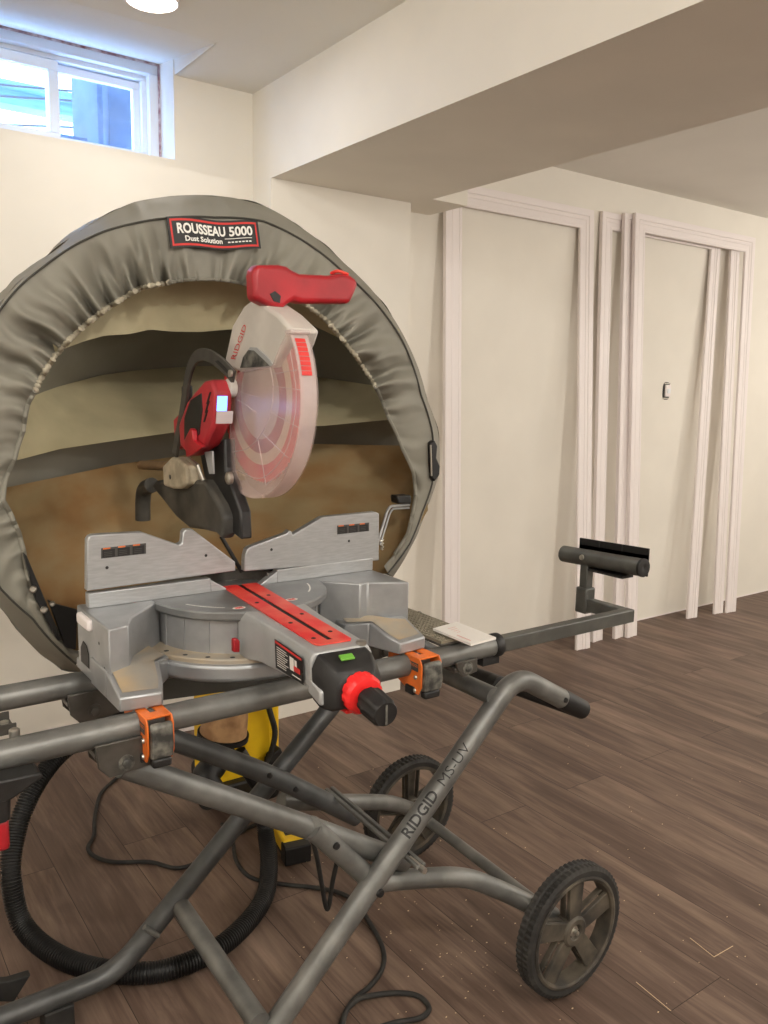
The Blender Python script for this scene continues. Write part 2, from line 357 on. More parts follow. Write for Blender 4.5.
# ================================================================== CASING FRAMES leaning on the wall
PROF = [(0, 0), (0, .011), (.004, .0135), (.012, .0135), (.015, .0115), (.036, .0125), (.039, .015), (.050, .0155), (.054, .0135), (.058, .0175), (.078, .019), (.085, .018), (.085, 0)]
def casing(name, label, x0, x1, ybot, ytop, H, skew=0.0, w=.085, xs=0.0, dl=0.0, dr=0.0):
    """A three-sided door casing: x0/x1 outer edges, back face from ybot at the floor to ytop at the top."""
    a = math.atan2(ytop-ybot, H)
    o = empty(name, ((x0+x1)/2, ybot, 0), label, 'door casing', 'door casing frames leaning on the back wall')
    k = w/.085
    def P(x, z, t):                                # frame plane -> world
        return Vector((x+xs*z/H, ybot+math.sin(a)*z-math.cos(a)*t+skew*(x-x0), math.cos(a)*z+math.sin(a)*t*.0))
    n = len(PROF); zi = H-w
    def seg(A, B, nm):
        mb = MB(); vs = [A(p) for p in PROF]+[B(p) for p in PROF]
        mb.add(vs, [(i, (i+1) % n, (i+1) % n+n, i+n) for i in range(n)]+[tuple(range(n-1, -1, -1)), tuple(range(n, 2*n))])
        return mb.build(nm, M['trim'], o, smooth=False)
    seg(lambda p: P(x0+dl+w-p[0]*k, 0, p[1]), lambda p: P(x0+w-p[0]*k, zi+p[0]*k, p[1]), 'leg')
    seg(lambda p: P(x1+dr-w+p[0]*k, 0, p[1]), lambda p: P(x1-w+p[0]*k, zi+p[0]*k, p[1]), 'leg')
    seg(lambda p: P(x0+w-p[0]*k, zi+p[0]*k, p[1]), lambda p: P(x1-w+p[0]*k, zi+p[0]*k, p[1]), 'head')
    return o
casing('door_casing_frame', 'white door casing frame behind the saw, alone on the left beside the column', 2.245, 3.15, 2.605, 2.765, 2.095, w=.09, dl=-.06, dr=-.04)
casing('door_casing_frame', 'white door casing frame nearest the wall, its left leg the first of the close nested group', 3.215, 4.19, 2.655, 2.768, 2.10, w=.08, dl=-.025, dr=-.125)
casing('door_casing_frame', 'white door casing frame sandwiched in the middle of the nested group', 3.35, 4.335, 2.632, 2.745, 2.105, w=.075, dl=-.02, dr=-.055)
casing('door_casing_frame', 'white door casing frame at the front of the nested group, around the electrical box', 3.40, 4.445, 2.61, 2.722, 2.11, w=.085, dr=-.07)
bb = tag(MB().prism([(.62, YB-.001, 0), (.62, YB-.001, .10), (.62, YB-.008, .10), (.62, YB-.014, .075), (.62, YB-.016, 0)], (1.36, -.11, 0)).build('baseboard_plank', M['trim'], bevel=.001),
         'long white baseboard plank lying along the window wall behind the yellow vacuum', 'baseboard plank')

# ================================================================== SAW STAND
st = empty('saw_stand', (.75, 1.3, 0), 'grey tubular folding stand on two black wheels carrying the miter saw', 'saw stand')
RZ = .73; RY0, RY1 = 1.195, 1.42
def part(mb, n, m, p=None, **k): return mb.build(n, M[m], p if p is not None else st, **k)
part(MB().tube([(-.55, RY0, RZ), (1.14, RY0, RZ)], .021, 22), 'rail', 'tube')
part(MB().tube([(-.55, RY1, RZ), (1.12, RY1, RZ)], .021, 22), 'rail', 'tube')
# end collars and square extension with its work support
part(MB().lathe([(.0, 0), (.023, 0), (.0245, .003), (.0245, .017), (.023, .02), (.0, .02)], (1.13, RY0, RZ), (1, 0, 0), 26).box((1.10, RY0-.010, RZ-.036), (1.145, RY0+.010, RZ-.018)), 'end_collar', 'black')
XE = 1.56; pty = at_x(585, 600, 1.56).y; rA, rB = at_x(642, 566, XE), at_x(564, 552, XE); rA.z = .851; rB.z = .842
part(MB().box((.95, RY0-.0125, RZ-.0155), (XE+.013, RY0+.0125, RZ+.0155)), 'extension_bar', 'ext', bevel=.003)
part(MB().box((XE-.0125, RY0+.0125, RZ-.0155), (XE+.0125, pty, RZ+.0155)), 'support_arm', 'ext', bevel=.003)
part(MB().box((XE-.017, pty-.017, RZ-.022), (XE+.017, pty+.017, RZ+.042)), 'post_sleeve', 'ext', bevel=.004)
part(MB().box((XE-.0115, pty-.0115, RZ+.02), (XE+.0115, pty+.0115, .835)), 'support_post', 'ext', bevel=.002)
ro = part(MB().tube([rA, rB], .0205, 24).lathe([(0, 0), (.013, 0), (.013, .003), (0, .003)], rA+Vector((0, -.001, 0)), (0, -1, .03), 20), 'support_roller', 'ext')
MB().lathe([(0, 0), (.0215, 0), (.0215, .006), (.012, .008), (0, .004)], rA, (0, -1, .036), 24).build('roller_cap', M['black'], ro)
MB().lathe([(0, 0), (.007, 0), (.006, .004), (0, .005)], (XE-.0195, pty, .848), (-1, 0, .1), 14).build('rivet', M['steel'], ro)
def plate(y): return .8465-.036*(y-1.31)
sp = MB(); ya, yl = rA.y+.004, rB.y-rA.y-.03
for a, b in ((0, .36), (.372, .69), (.702, 1)): a, b = ya+yl*a, ya+yl*b; sp.prism([(XE+.026, a, plate(a)-.022), (XE+.026, b, plate(b)-.022), (XE+.026, b, plate(b)+.040), (XE+.026, a, plate(a)+.040)], (.004, 0, 0))
sp.prism([(XE+.026, ya, plate(ya)-.026), (XE+.026, ya+yl, plate(ya+yl)-.026), (XE+.026, ya+yl, plate(ya+yl)+.024), (XE+.026, ya, plate(ya)+.024)], (.004, 0, 0)).box((XE-.01, ya+yl*.2, .816), (XE+.03, ya+yl*.75, .822))
part(sp, 'stop_plate', 'black', smooth=False)

# clevis brackets under the rails
def clevis(x0, x1, y, nm='clevis_bracket', d=.056):
    mb = MB()
    for yy in (y-.027, y+.021): mb.prism([(x0, yy, RZ-.008), (x1, yy, RZ-.008), (x1, yy, RZ-d), (x0+.02, yy, RZ-d-.006), (x0+.004, yy, RZ-d+.012)], (0, .006, 0))
    mb.box((x0, y-.024, RZ-.03), (x1, y+.024, RZ-.02))
    b = part(mb, nm, 'bracket', bevel=.0015)
    MB().lathe([(0, 0), (.008, 0), (.008, .005), (.005, .0065), (0, .0065)], (x0+.045 if d > .04 else x0+.03, y-.027, RZ-d+.012), (0, -1, 0), 6).lathe([(0, -.001), (.0125, -.001), (.0125, .0015), (0, .0015)], (x0+.045 if d > .04 else x0+.03, y-.027, RZ-d+.012), (0, -1, 0), 20).build('bolt', M['lever'] if y < 1.3 else M['bracket'], b)
clevis(.325, .425, RY0); clevis(.345, .44, RY1); clevis(1.015, 1.07, RY0, d=.035); clevis(.96, 1.03, RY1)

# inner scissor legs
lg = part(MB().tube(fillet([(.372, RY0, .672), (.56, RY0, .555), (.765, RY0, .425), (.92, RY0, .325)], .12), .0205, 20), 'inner_leg', 'tube')
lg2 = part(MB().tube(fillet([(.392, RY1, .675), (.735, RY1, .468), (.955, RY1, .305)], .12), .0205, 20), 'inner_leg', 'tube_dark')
for L, y, pts in ((lg2, RY1-.0205, [(.73, .472), (.79, .425)]),):
    for x, z in pts: MB().lathe([(0, 0), (.006, 0), (.005, .004), (0, .005)], (x, y+.0, z), (0, -1, 0), 12).build('bolt', M['black'], L)
# handle legs (outer scissor)
HY0, HY1 = 1.155, 1.54
def hp(px, py): return at_y(px, py, HY0)
top = [hp(276, 1024), hp(500, 697), hp(522, 670), hp(585, 711)]
gd = (top[1]-top[0]).normalized(); nf = top[0]-gd*((top[0].z-.062)/gd.z)
near = [Vector((.12, HY0, .062)), nf, (top[1]+top[2])/2+Vector((.012, 0, .016)), top[3]]
fa, fb = at_y(115, 974, HY1), at_y(335, 702, HY1); fd = (fb-fa).normalized(); fz_ = fa.z
fu = fa+fd*((near[2].x-.035-fa.x)/fd.x)
farp = [Vector((.05, HY1, fa.z)), fa, fu, fu+(near[3]-near[2])]
HP = []
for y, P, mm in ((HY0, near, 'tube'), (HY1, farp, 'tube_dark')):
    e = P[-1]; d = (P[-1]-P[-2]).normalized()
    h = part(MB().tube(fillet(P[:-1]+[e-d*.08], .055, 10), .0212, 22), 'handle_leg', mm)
    part(MB().tube([e-d*.092, e-d*.088, e-d*.012, e], .0178, 18, rfun=lambda i: (.0214, .0225, .0215, .012)[i]), 'grip_end', 'black')
    MB().lathe([(0, 0), (.006, 0), (.005, .003), (0, .004)], e-d*.103+Vector((0, -.021, 0)), (0, -1, 0), 12).build('bolt', M['black'], h)
    MB().box((.31, y-.024, 0.0), (.365, y+.024, P[0].z-.012)).build('foot_pad', M['rubber'], h, bevel=.003)
    HP.append((h, P))
h1, HP1 = HP[0]; h2, HP2 = HP[1]
e1, e2 = HP1[-1], HP2[-1]
part(MB().tube([e1+Vector((-.012, .0, .002)), e2+Vector((-.012, 0, .002))], .0165, 18).lathe([(.0165, 0), (.022, .004), (.022, .03), (.0165, .034)], e2+Vector((-.012, -.13, .002)), (0, -1, 0), 18), 'grip_bar', 'black')
q1 = at_y(500, 698, HY0+.03); q2 = at_z(430, 672, q1.z)
part(MB().tube([Vector((1.105, HY0, .640)), Vector((1.105, HY1, .640))], .0185, 18), 'handle_crossbar', 'tube')
part(MB().prism([at_y(-30, 1002, 1.62), at_y(14, 1002, 1.62), at_y(31, 975, 1.62), at_y(8, 982, 1.62), at_y(-30, 984, 1.62)], (0, .02, 0)), 'corner_gusset', 'rubber', bevel=.002)
# cross member between the outer legs, and the little welded tab on the far one
cm = at_y(178, 903, HY1)
part(MB().tube([Vector((cm.x, HY1-.01, cm.z)), Vector((cm.x-.005, HY0, cm.z-.01))], .0195, 18), 'leg_crossbar', 'tube')
tb = at_y(151, 931, HY1-.021)
part(MB().tube([tb+Vector((-.014, 0, .014)), tb+Vector((.014, -.004, -.014))], .0055, 10), 'weld_tab', 'tube')
# pivot link between inner leg and handle leg
a0 = at_y(312, 828, HY0+.028); a1 = at_y(369, 878, HY0+.02)
pl = part(MB().tube([a0, a1], .0195, 18), 'pivot_link', 'tube')
MB().lathe([(0, -.003), (.021, -.003), (.021, .004), (0, .004)], a0, (-.75, -.5, .35), 18).build('flattened_end', M['tube'], pl)
MB().lathe([(0, 0), (.007, 0), (.006, .004), (0, .005)], a0.lerp(a1, .28)+Vector((.004, -.0195, .002)), (0, -1, 0), 12).build('bolt', M['black'], pl)
pv = at_y(380, 893, HY0-.021)
MB().lathe([(0, 0), (.0085, 0), (.007, .004), (0, .005)], pv, (0, -1, 0), 14).build('bolt', M['black'], h1)
part(MB().lathe([(0, -.01), (.023, -.01), (.024, 0), (.023, .01), (0, .01)], a1+Vector((0, -.002, 0)), (a1-a0), 18), 'pivot_collar', 'tube')
# axle arms and wheels
WR = .143
wc1 = Vector((1.241, 1.043, WR)); wc2 = Vector((1.264, 1.625, WR))
n1 = [at_y(376, 882, HY0+.045), at_y(420, 878, HY0+.03), at_y(466, 876, HY0), at_y(512, 895, HY0-.03), wc1+Vector((0, .045, .0))]
part(MB().tube(fillet(n1, .08), .0195, 18), 'axle_arm', 'tube')
n2 = [Vector((.80, HY1-.06, .36)), Vector((.93, HY1-.05, .315)), at_y(348, 802, HY1-.05), at_y(389, 802, HY1-.03), wc2+Vector((-.02, -.05, .02)), wc2+Vector((0, -.03, 0))]
part(MB().tube(fillet(n2, .06), .0185, 18), 'axle_arm', 'tube')
part(MB().tube([wc1+Vector((0, .03, 0)), wc2+Vector((0, -.03, 0))], .0135, 16), 'axle', 'tube')
def wheel(c, y):
    """Ribbed tyre, dished rim with five wide spokes and a bolted hub; outer side towards y."""
    w = .0185
    def rm(i, k): return (.0008 if (k % 4 < 2) else -.0012) if i in (2, 3, 5, 6) else 0
    prof = [(.119, -w), (.131, -w-.001), (.1395, -w+.003), (.1395, -.003), (.137, 0), (.1395, .003), (.1395, w-.003), (.131, w+.001), (.119, w)]
    tr = MB().lathe(prof, c, (0, y, 0), 264, closed=True, rmod=rm).build('tyre', M['rubber'], st, ang=25)
    MB().lathe([(.110, -w+.002), (.120, -w+.001), (.120, w+.0015), (.115, w+.003), (.110, w)], c, (0, y, 0), 64, closed=True).build('rim_ring', M['rim'], tr)
    sp = MB()
    for k in range(5):
        a = 2*PI*k/5+.30; ca, sa = math.cos(a), math.sin(a); d = Vector((ca, 0, sa)); e = Vector((-sa, 0, ca))
        q = [c+d*.02+e*.017, c+d*.02-e*.017, c+d*.112-e*.021, c+d*.112+e*.021]
        sp.prism([p+Vector((0, y*.004, 0)) for p in q], (0, y*.009, 0))
        for sg in (1, -1): sp.prism([c+d*.02+e*sg*.013, c+d*.02+e*sg*.017, c+d*.112+e*sg*.021, c+d*.112+e*sg*.017], (0, -y*.014, 0))
    sp.lathe([(0, -.018), (.03, -.018), (.033, -.012), (.033, .014), (.028, .018), (.017, .018), (.015, .010), (0, .010)], c, (0, y, 0), 32)
    s_ = sp.build('spokes', M['rim'], tr, bevel=.0015)
    MB().lathe([(0, .008), (.012, .008), (.012, .013), (0, .013)], c, (0, y, 0), 6).lathe([(0, .01), (.005, .01), (.005, .022), (0, .024)], c, (0, y, 0), 12).build('axle_nut', M['steel'], tr)
wheel(wc1, -1); wheel(wc2, 1)
# lock strap: pair of flat bars across the inner legs
b0 = at_y(329, 790, RY1+.03); b1 = at_z(421, 868, b0.z-.012)
dd = (b1-b0).normalized(); sd = Vector((dd.y, -dd.x, 0)).normalized()
sb = MB()
for k in (-.007, .007): sb.prism([b0+sd*(k-.004), b0+sd*(k+.004), b1+sd*(k+.004), b1+sd*(k-.004)], (0, 0, .007))
ls = part(sb, 'lock_strap', 'tube', bevel=.001)
MB().tube([b1-dd*.035, b1+dd*.012], .006, 10).build('strap_tip', M['steel'], ls)
# lettering along the near handle leg
def leg_text(mb, body, pa, pb, hgt, bold, flip=False):
    A = at_y(*pa, HY0); B = at_y(*pb, HY0); ax = (B-A).normalized(); L = (B-A).length
    view = ((A+B)/2-EYE); view = (view-ax*view.dot(ax)).normalized(); side = ax.cross(-view).normalized()
    up = -ax.cross(view).normalized()
    if up.z < 0: up = -up
    P0, P1 = hp(276, 1024), hp(500, 697); cx = (P1-P0).normalized()
    base = P0+cx*((A-P0).dot(cx))
    vs, fs = text_geo(body, bold)
    r = .0218
    vn_ = (EYE-base).normalized(); vn_ = (vn_-cx*vn_.dot(cx)).normalized(); ax = cx; up = vn_.cross(ax).normalized(); view = -vn_
    out = []
    for u, v in vs:
        t = (v-.5)*hgt/r
        out.append(base+ax*(u*L)+(-view*math.cos(t)+up*math.sin(t))*r)
    return mb.add(out, fs)
leg_text(MB(), 'RIDGID', (412, 842), (441, 799), .022, .022).build('maker_lettering', M['label_black'], h1, smooth=False)
leg_text(MB(), 'MS-UV', (447, 791), (473, 753), .019, -.006).build('model_lettering', M['label_black'], h1, smooth=False)
# orange mounting brackets with cam levers, clamped on the front rail
def orange(x0, x1, yf, tilt=0.0):
    m = MB()
    prof = [(yf+.004, RZ+.024), (yf+.06, RZ+.026), (yf+.06, RZ+.0225), (yf+.03, RZ+.022)]
    side = [(yf+.10, RZ+.0235), (yf+.002, RZ+.0235), (yf-.005, RZ+.012), (yf-.005, RZ-.03), (yf+.004, RZ-.046), (yf+.032, RZ-.046), (yf+.06, RZ-.036), (yf+.10, RZ-.02)]
    for xx in (x0, x1-.003): m.prism([(xx, a, b) for a, b in side], (.003, 0, 0))
    m.box((x0+.002, yf+.004, RZ+.020), ((x0+x1)/2-.005, yf+.10, RZ+.0235)).box(((x0+x1)/2+.005, yf+.004, RZ+.020), (x1-.002, yf+.10, RZ+.0235))
    m.box(((x0+x1)/2-.006, yf+.004, RZ+.020), ((x0+x1)/2+.006, yf+.026, RZ+.0235))
    o = part(m, 'mounting_bracket', 'orange', bevel=.001)
    lv = MB().prism([(x0+.004, yf-.003, RZ+.018), (x0+.004, yf-.012, RZ+.014), (x0+.004, yf-.016, RZ-.018), (x0+.004, yf-.012, RZ-.038), (x0+.004, yf+.002, RZ-.04), (x0+.004, yf+.003, RZ-.01)], (x1-x0-.008, 0, 0)).build('cam_lever', M['lever'], o, bevel=.0035)
    MB().box((x0+.006, yf-.011, RZ-.053), (x1-.006, yf+.006, RZ-.038)).build('lever_pivot', M['black'], lv, bevel=.004)
    MB().box((x0-.004, yf+.014, RZ-.05), (x0+.004, yf+.04, RZ-.034)).build('side_catch', M['black'], o, bevel=.002)
    for yy, zz in ((yf+.012, RZ-.014), (yf+.014, RZ-.04), (yf+.05, RZ+.018)):
        MB().lathe([(0, 0), (.0045, 0), (.003, .003), (0, .0035)], (x0, yy, zz), (-1, 0, 0), 12).build('rivet', M['steel'], o)
    fn = quad_map((x0-.0006, yf+.044, RZ-.002), (x0-.0006, yf+.004, RZ-.002), (x0-.0006, yf+.004, RZ+.014), (x0-.0006, yf+.044, RZ+.014), .0002)
    lb = put_rect(MB(), fn, 0, 0, 1, 1).build('bracket_label', M['label_grey'], o, smooth=False)
    put_text(put_rect(MB(), fn, .04, .42, .46, .9, 2), fn, 'RIDGID', .5, .5, .96, .85, .02, 2).build('label_print', M['label_orange'], lb, smooth=False)
orange(.395, .437, RY0-.044); orange(.910, .958, RY0-.046)
# left end fittings of the rails, cut by the picture edge
lk = part(MB().prism([(.12, 1.135, .722), (.242, 1.135, .718), (.246, 1.135, .71), (.205, 1.135, .69), (.12, 1.135, .675)], (0, .04, 0)), 'extension_lock', 'black', bevel=.003)
MB().tube([(.19, 1.15, .69), (.188, 1.15, .66)], .015, 14).build('lever_neck', M['black'], lk)
MB().box((.15, 1.138, .616), (.2, 1.163, .662)).build('lever_pad', M['red'], lk, bevel=.006)
ch = part(MB().box((.02, 1.245, .737), (.235, 1.30, .741)).box((.02, 1.245, .741), (.235, 1.249, .752)).box((.02, 1.296, .741), (.235, 1.30, .752)).box((.10, 1.2, .728), (.2, 1.25, .74)), 'extension_channel', 'bracket')
MB().lathe([(0, 0), (.0075, 0), (.0075, .013), (.005, .015), (0, .015)], (.226, 1.215, .742), (0, 0, 1), 14).build('bolt', M['steel'], ch)
MB().lathe([(0, 0), (.006, 0), (.006, .004), (0, .005)], (.225, 1.28, .741), (0, 0, 1), 12).build('bolt', M['steel'], ch)

# ================================================================== MITER SAW
sw = empty('miter_saw', (.66, 1.36, .752), 'grey and red miter saw with raised blade and clear guard on the stand', 'miter saw')
def sp_(mb, n, m, p=None, **k): return mb.build(n, M[m], p if p is not None else sw, **k)
TZ = .87; BZ = .7545; CX, CY = .655, 1.385
MIR = 1.330
wing = [(.374, 1.25), (.41, 1.262), (.428, 1.302), (.478, 1.355), (.504, 1.382), (.504, 1.425), (.374, 1.425)]
foot = [(.374, 1.27), (.450, 1.27), (.484, 1.304), (.53, 1.33), (.53, 1.44), (.374, 1.44)]
def mir(P): return [(MIR-x, y) for x, y in P]
rwing = [(.967, 1.262), (.896, 1.304), (.876, 1.299), (.822, 1.36), (.822, 1.425), (.967, 1.425)]
b = MB()
b.prism([(x, y, .77) for x, y in wing], (0, 0, TZ-.77)); b.prism([(x, y, .77) for x, y in rwing], (0, 0, TZ-.77))
deck1 = [(.371, 1.196, .777), (.436, 1.189, .776), (.446, 1.215, .784), (.458, 1.262, .801), (.371, 1.262, .801)]
deck2 = [(.371, 1.262, .801), (.458, 1.262, .801), (.488, 1.300, .793), (.488, 1.345, .793), (.371, 1.345, .801)]
def slab(mb, T, z0, m=False):
    n = len(T); X = (lambda x: MIR-x) if m else (lambda x: x)
    return mb.add([(X(x), y, z0) for x, y, z in T]+[(X(x), y, z) for x, y, z in T], [tuple(range(n)), tuple(range(2*n-1, n-1, -1))]+[(i, i+n, (i+1) % n+n, (i+1) % n) for i in range(n)])
for m in (False, True):
    slab(b, deck1, BZ, m); slab(b, deck2, BZ, m)
    b.prism([((MIR-x if m else x), y, BZ) for x, y in foot], (0, 0, .0185))
b.lathe([(0, BZ), (.184, BZ), (.190, BZ+.006), (.190, .782), (.186, .786), (0, .786)], (CX, CY, 0), (0, 0, 1), 96)
b.box((.44, 1.39, BZ), (.88, 1.46, .80))
base = sp_(b, 'base_casting', 'alu', bevel=.003, seg=2)
for m in (False, True):
    T = [(.379, 1.206, .7815), (.432, 1.199, .780), (.440, 1.218, .7865), (.450, 1.264, .8030), (.482, 1.303, .7958), (.47, 1.352, .8020), (.425, 1.300, .8030), (.408, 1.262, .8030), (.379, 1.252, .8000)]
    fm_ = MB(); n = len(T); c_ = (.425, 1.258, .8030); X = (lambda x: MIR-x) if m else (lambda x: x)
    fm_.add([(X(c_[0]), c_[1], c_[2])]+[(X(x), y, z) for x, y, z in T], [(0, 1+i, 1+(i+1) % n) for i in range(n)])
    sp_(fm_, 'sawdust_film', 'alu_dusty', base)
# carry recess tab and dark notch on the left cheek
sp_(MB().box((.366, 1.335, .845), (.378, 1.402, .864)), 'carry_grip', 'trim', bevel=.004)
sp_(MB().prism([(.3735, y, z) for y, z in ((1.36, .775), (1.36, .80), (1.37, .812), (1.39, .815), (1.405, .80), (1.405, .775))], (-.0008, 0, 0)), 'cheek_notch', 'black', base, smooth=False)
for x, y, z in ((.3735, 1.275, .80), (.3735, 1.30, .835)): MB().lathe([(0, 0), (.003, 0), (0, .0006)], (x, y, z), (-1, 0, 0), 10).build('hole', M['black'], base, smooth=False)
# scale plate with detents
scp = MB().lathe([(.145, .786), (.183, .786), (.183, .792), (.181, .794), (.145, .794)], (CX, CY, 0), (0, 0, 1), 96, closed=True)
scale = sp_(scp, 'miter_scale_plate', 'alu_dusty', bevel=.0)
for k in range(11):
    a = math.radians(200+14*k); sp_(MB().lathe([(0, .7942), (.0045, .7942), (0, .7944)], (CX+.171*math.cos(a), CY+.171*math.sin(a), 0), (0, 0, 1), 10), 'detent_hole', 'black', scale, smooth=False)
# rotating table
tt = sp_(MB().lathe([(0, TZ-.017), (.160, TZ-.017), (.166, TZ-.012), (.166, TZ-.002), (.164, TZ+.0005), (0, TZ+.0005)], (CX+.002, CY, 0), (0, 0, 1), 110), 'rotary_table', 'turn')
dr = MB().lathe([(0, .792), (.150, .792), (.150, TZ-.016), (0, TZ-.016)], (CX, CY, 0), (0, 0, 1), 72)
for k in range(9):
    a = math.radians(190+18*k); c_ = Vector((CX+.150*math.cos(a), CY+.150*math.sin(a), 0)); dr.box((-.0015, -.002, .793), (.0015, .0015, TZ-.017), Matrix.Translation(c_) @ Matrix.Rotation(a+PI/2, 4, 'Z'))
sp_(dr, 'table_drum', 'alu')
for a0_, a1_, r in ((205, 236, .135), (-42, -14, .135)):
    A = [math.radians(a0_+(a1_-a0_)*k/14) for k in range(15)]
    sp_(MB().add([(CX+q*math.cos(t), CY+q*math.sin(t), TZ+.0012) for t in A for q in (r, r+.003)], [(2*k, 2*k+2, 2*k+3, 2*k+1) for k in range(14)]), 'scale_line', 'label_white', tt, smooth=False)
for p in ((239, 608), (291.6, 599.5)):
    q = at_z(*p, TZ+.001)
    wo = sp_(MB().add([(q.x+.012*math.cos(t*PI/10), q.y+.008*math.sin(t*PI/10), TZ+.0012) for t in range(20)], [tuple(range(20))]), 'warning_oval', 'label_white', tt, smooth=False)
    mk = MB()
    for k in (-1, 0, 1): mk.box((q.x-.007, q.y-.0009+k*.0035, TZ+.0013), (q.x+.007, q.y+.0009+k*.0035, TZ+.0016))
    sp_(mk, 'warning_print', 'label_red', tt, smooth=False)
sp_(MB().prism([at_y(*p, 1.222) for p in ((231, 651), (237.5, 651), (237.5, 640), (235, 637), (231, 638))], (0, -.010, 0)), 'detent_pointer', 'red', bevel=.002)

# miter arm; local frame: r along the arm, s across, z up
PV = Vector((.668, 1.385, 0)); AD = Vector((-.091, -.996, 0)); AS = Vector((.996, -.091, 0))
def am(r, s, z): return PV+AD*r+AS*s+Vector((0, 0, z))
am_ = MB()
def loft(mb, secs):
    n = len(secs[0]); vs = [p for s_ in secs for p in s_]
    fs = [(i*n+k, i*n+(k+1) % n, (i+1)*n+(k+1) % n, (i+1)*n+k) for i in range(len(secs)-1) for k in range(n)]
    fs += [tuple(range(n-1, -1, -1)), tuple((len(secs)-1)*n+k for k in range(n))]
    return mb.add(vs, fs)
def sec(r, wt, wb_, zt, zb, ch=.012):
    return [am(r, -wb_, zb), am(r, wb_, zb), am(r, wb_+.002, zt-ch), am(r, wt, zt), am(r, -wt, zt), am(r, -wb_-.002, zt-ch)]
loft(am_, [sec(.12, .058, .062, TZ, .79), sec(.17, .056, .062, TZ, .792), sec(.215, .052, .050, TZ, .797), sec(.385, .046, .050, TZ, .815), sec(.405, .044, .049, TZ-.001, .816)])
arm = sp_(am_, 'miter_arm', 'arm', bevel=.003)
k1 = MB().prism([am(r, s, TZ+.0006) for r, s in ((-.02, -.034), (.375, -.031), (.382, -.026), (.382, -.0048), (-.02, -.0048))], (0, 0, .0022)).prism([am(r, s, TZ+.0006) for r, s in ((-.02, .034), (.375, .031), (.382, .026), (.382, .0048), (-.02, .0048))], (0, 0, .0022)).prism([am(r, s, TZ+.0006) for r, s in ((.366, -.0049), (.382, -.0049), (.382, .0049), (.366, .0049))], (0, 0, .0022))
kf = sp_(k1, 'kerf_insert', 'red_kerf', arm, smooth=False)
sp_(MB().prism([am(r, s, TZ+.0004) for r, s in ((-.02, -.0049), (.366, -.0049), (.366, .0049), (-.02, .0049))], (0, 0, .0008)), 'kerf_slot', 'black', arm, smooth=False)
for r, q in ((.08, .018), (.22, .02), (.33, .018), (.12, -.02), (.26, -.018), (.35, -.02)):
    sp_(MB().lathe([(0, 0), (.004, 0), (.003, .0008), (0, .0008)], am(r, q, TZ+.0028), (0, 0, 1), 10), 'insert_screw', 'black', arm, smooth=False)
hd = MB(); loft(hd, [sec(.404, .040, .048, TZ-.002, .80, .02), sec(.425, .038, .046, TZ-.006, .793, .02), sec(.448, .030, .040, .853, .795, .02), sec(.458, .024, .032, .842, .80, .014)])
head = sp_(hd, 'arm_head', 'black', bevel=.004, seg=3)
sp_(MB().prism([am(.4245, -.016, TZ-.0047), am(.4245, .006, TZ-.0047), am(.4345, .006, .8612), am(.4345, -.016, .8612)], (0, 0, .0028)), 'angle_window', 'screen_green', head, bevel=.0008)
for sg in (-1, 1): sp_(loft(MB(), [[am(r, sg*.050, z0), am(r, sg*.030, z0), am(r, sg*.030, z1), am(r, sg*.050, z1)] for r, z0, z1 in ((.395, .808, .832), (.435, .800, .822))]), 'head_cheek', 'arm', arm, bevel=.003)
sp_(MB().lathe([(0, 0), (.008, 0), (.008, .006), (0, .007)], am(.397, .036, TZ-.002), (0, 0, 1), 16), 'head_screw', 'steel', arm)
dial_ax = (AD*1.0+Vector((0, 0, -.10))).normalized(); dc = am(.450, .002, .822)
dm = MB().lathe([(0, 0), (.026, 0), (.029, .004), (.029, .020), (.026, .025), (.018, .027), (0, .027)], dc, dial_ax, 48, rmod=lambda i, k: (.0006 if k % 4 < 3 else -.0012) if i in (2, 3) else 0)
dial = sp_(dm, 'lock_dial', 'red_dial', ang=30)
kb = MB().lathe([(0, .024), (.014, .024), (.014, .034), (.020, .038), (.0205, .045), (.0195, .076), (.017, .082), (0, .082)], dc, dial_ax, 48, rmod=lambda i, k: (.0010 if k % 6 < 3 else -.0006) if i in (3, 4, 5) else 0)
sp_(kb, 'lock_knob', 'black', ang=30)
tp = dc+dial_ax*.0824
sp_(MB().prism([tp+AS*.0016+Vector((0, 0, .014)), tp-AS*.0016+Vector((0, 0, .014)), tp-AS*.0016-Vector((0, 0, .014)), tp+AS*.0016-Vector((0, 0, .014))], dial_ax*.001), 'knob_groove', 'lever', smooth=False)
sp_(MB().prism([am(r, s, .793) for r, s in ((.38, -.02), (.45, -.015), (.45, .025), (.38, .03))], (0, 0, -.006)), 'latch_paddle', 'red_dial', bevel=.002)
# warning label on the arm's left side
fn = quad_map(am(.285, -.0535, .812), am(.388, -.0528, .817), am(.388, -.0548, .858), am(.285, -.0555, .859), .0006)
wl = put_rect(MB(), fn, 0, 0, 1, 1).build('warning_label', M['label_black'], arm, smooth=False)
lr = put_rect(put_rect(MB(), fn, .03, .88, .97, .97, 2), fn, .70, .32, .92, .52, 3).build('label_red_print', M['label_red'], wl, smooth=False)
lw = MB()
for k in range(9): put_rect(lw, fn, .08, .76-.08*k, .44+.06*math.sin(k*2.3), .79-.08*k, 2)
put_rect(lw, fn, .55, .28, .70, .76, 2); put_rect(lw, fn, .72, .40, .80, .74, 2); put_rect(lw, fn, .62, .12, .93, .16, 2)
lw.build('label_text_lines', M['label_white'], wl, smooth=False)

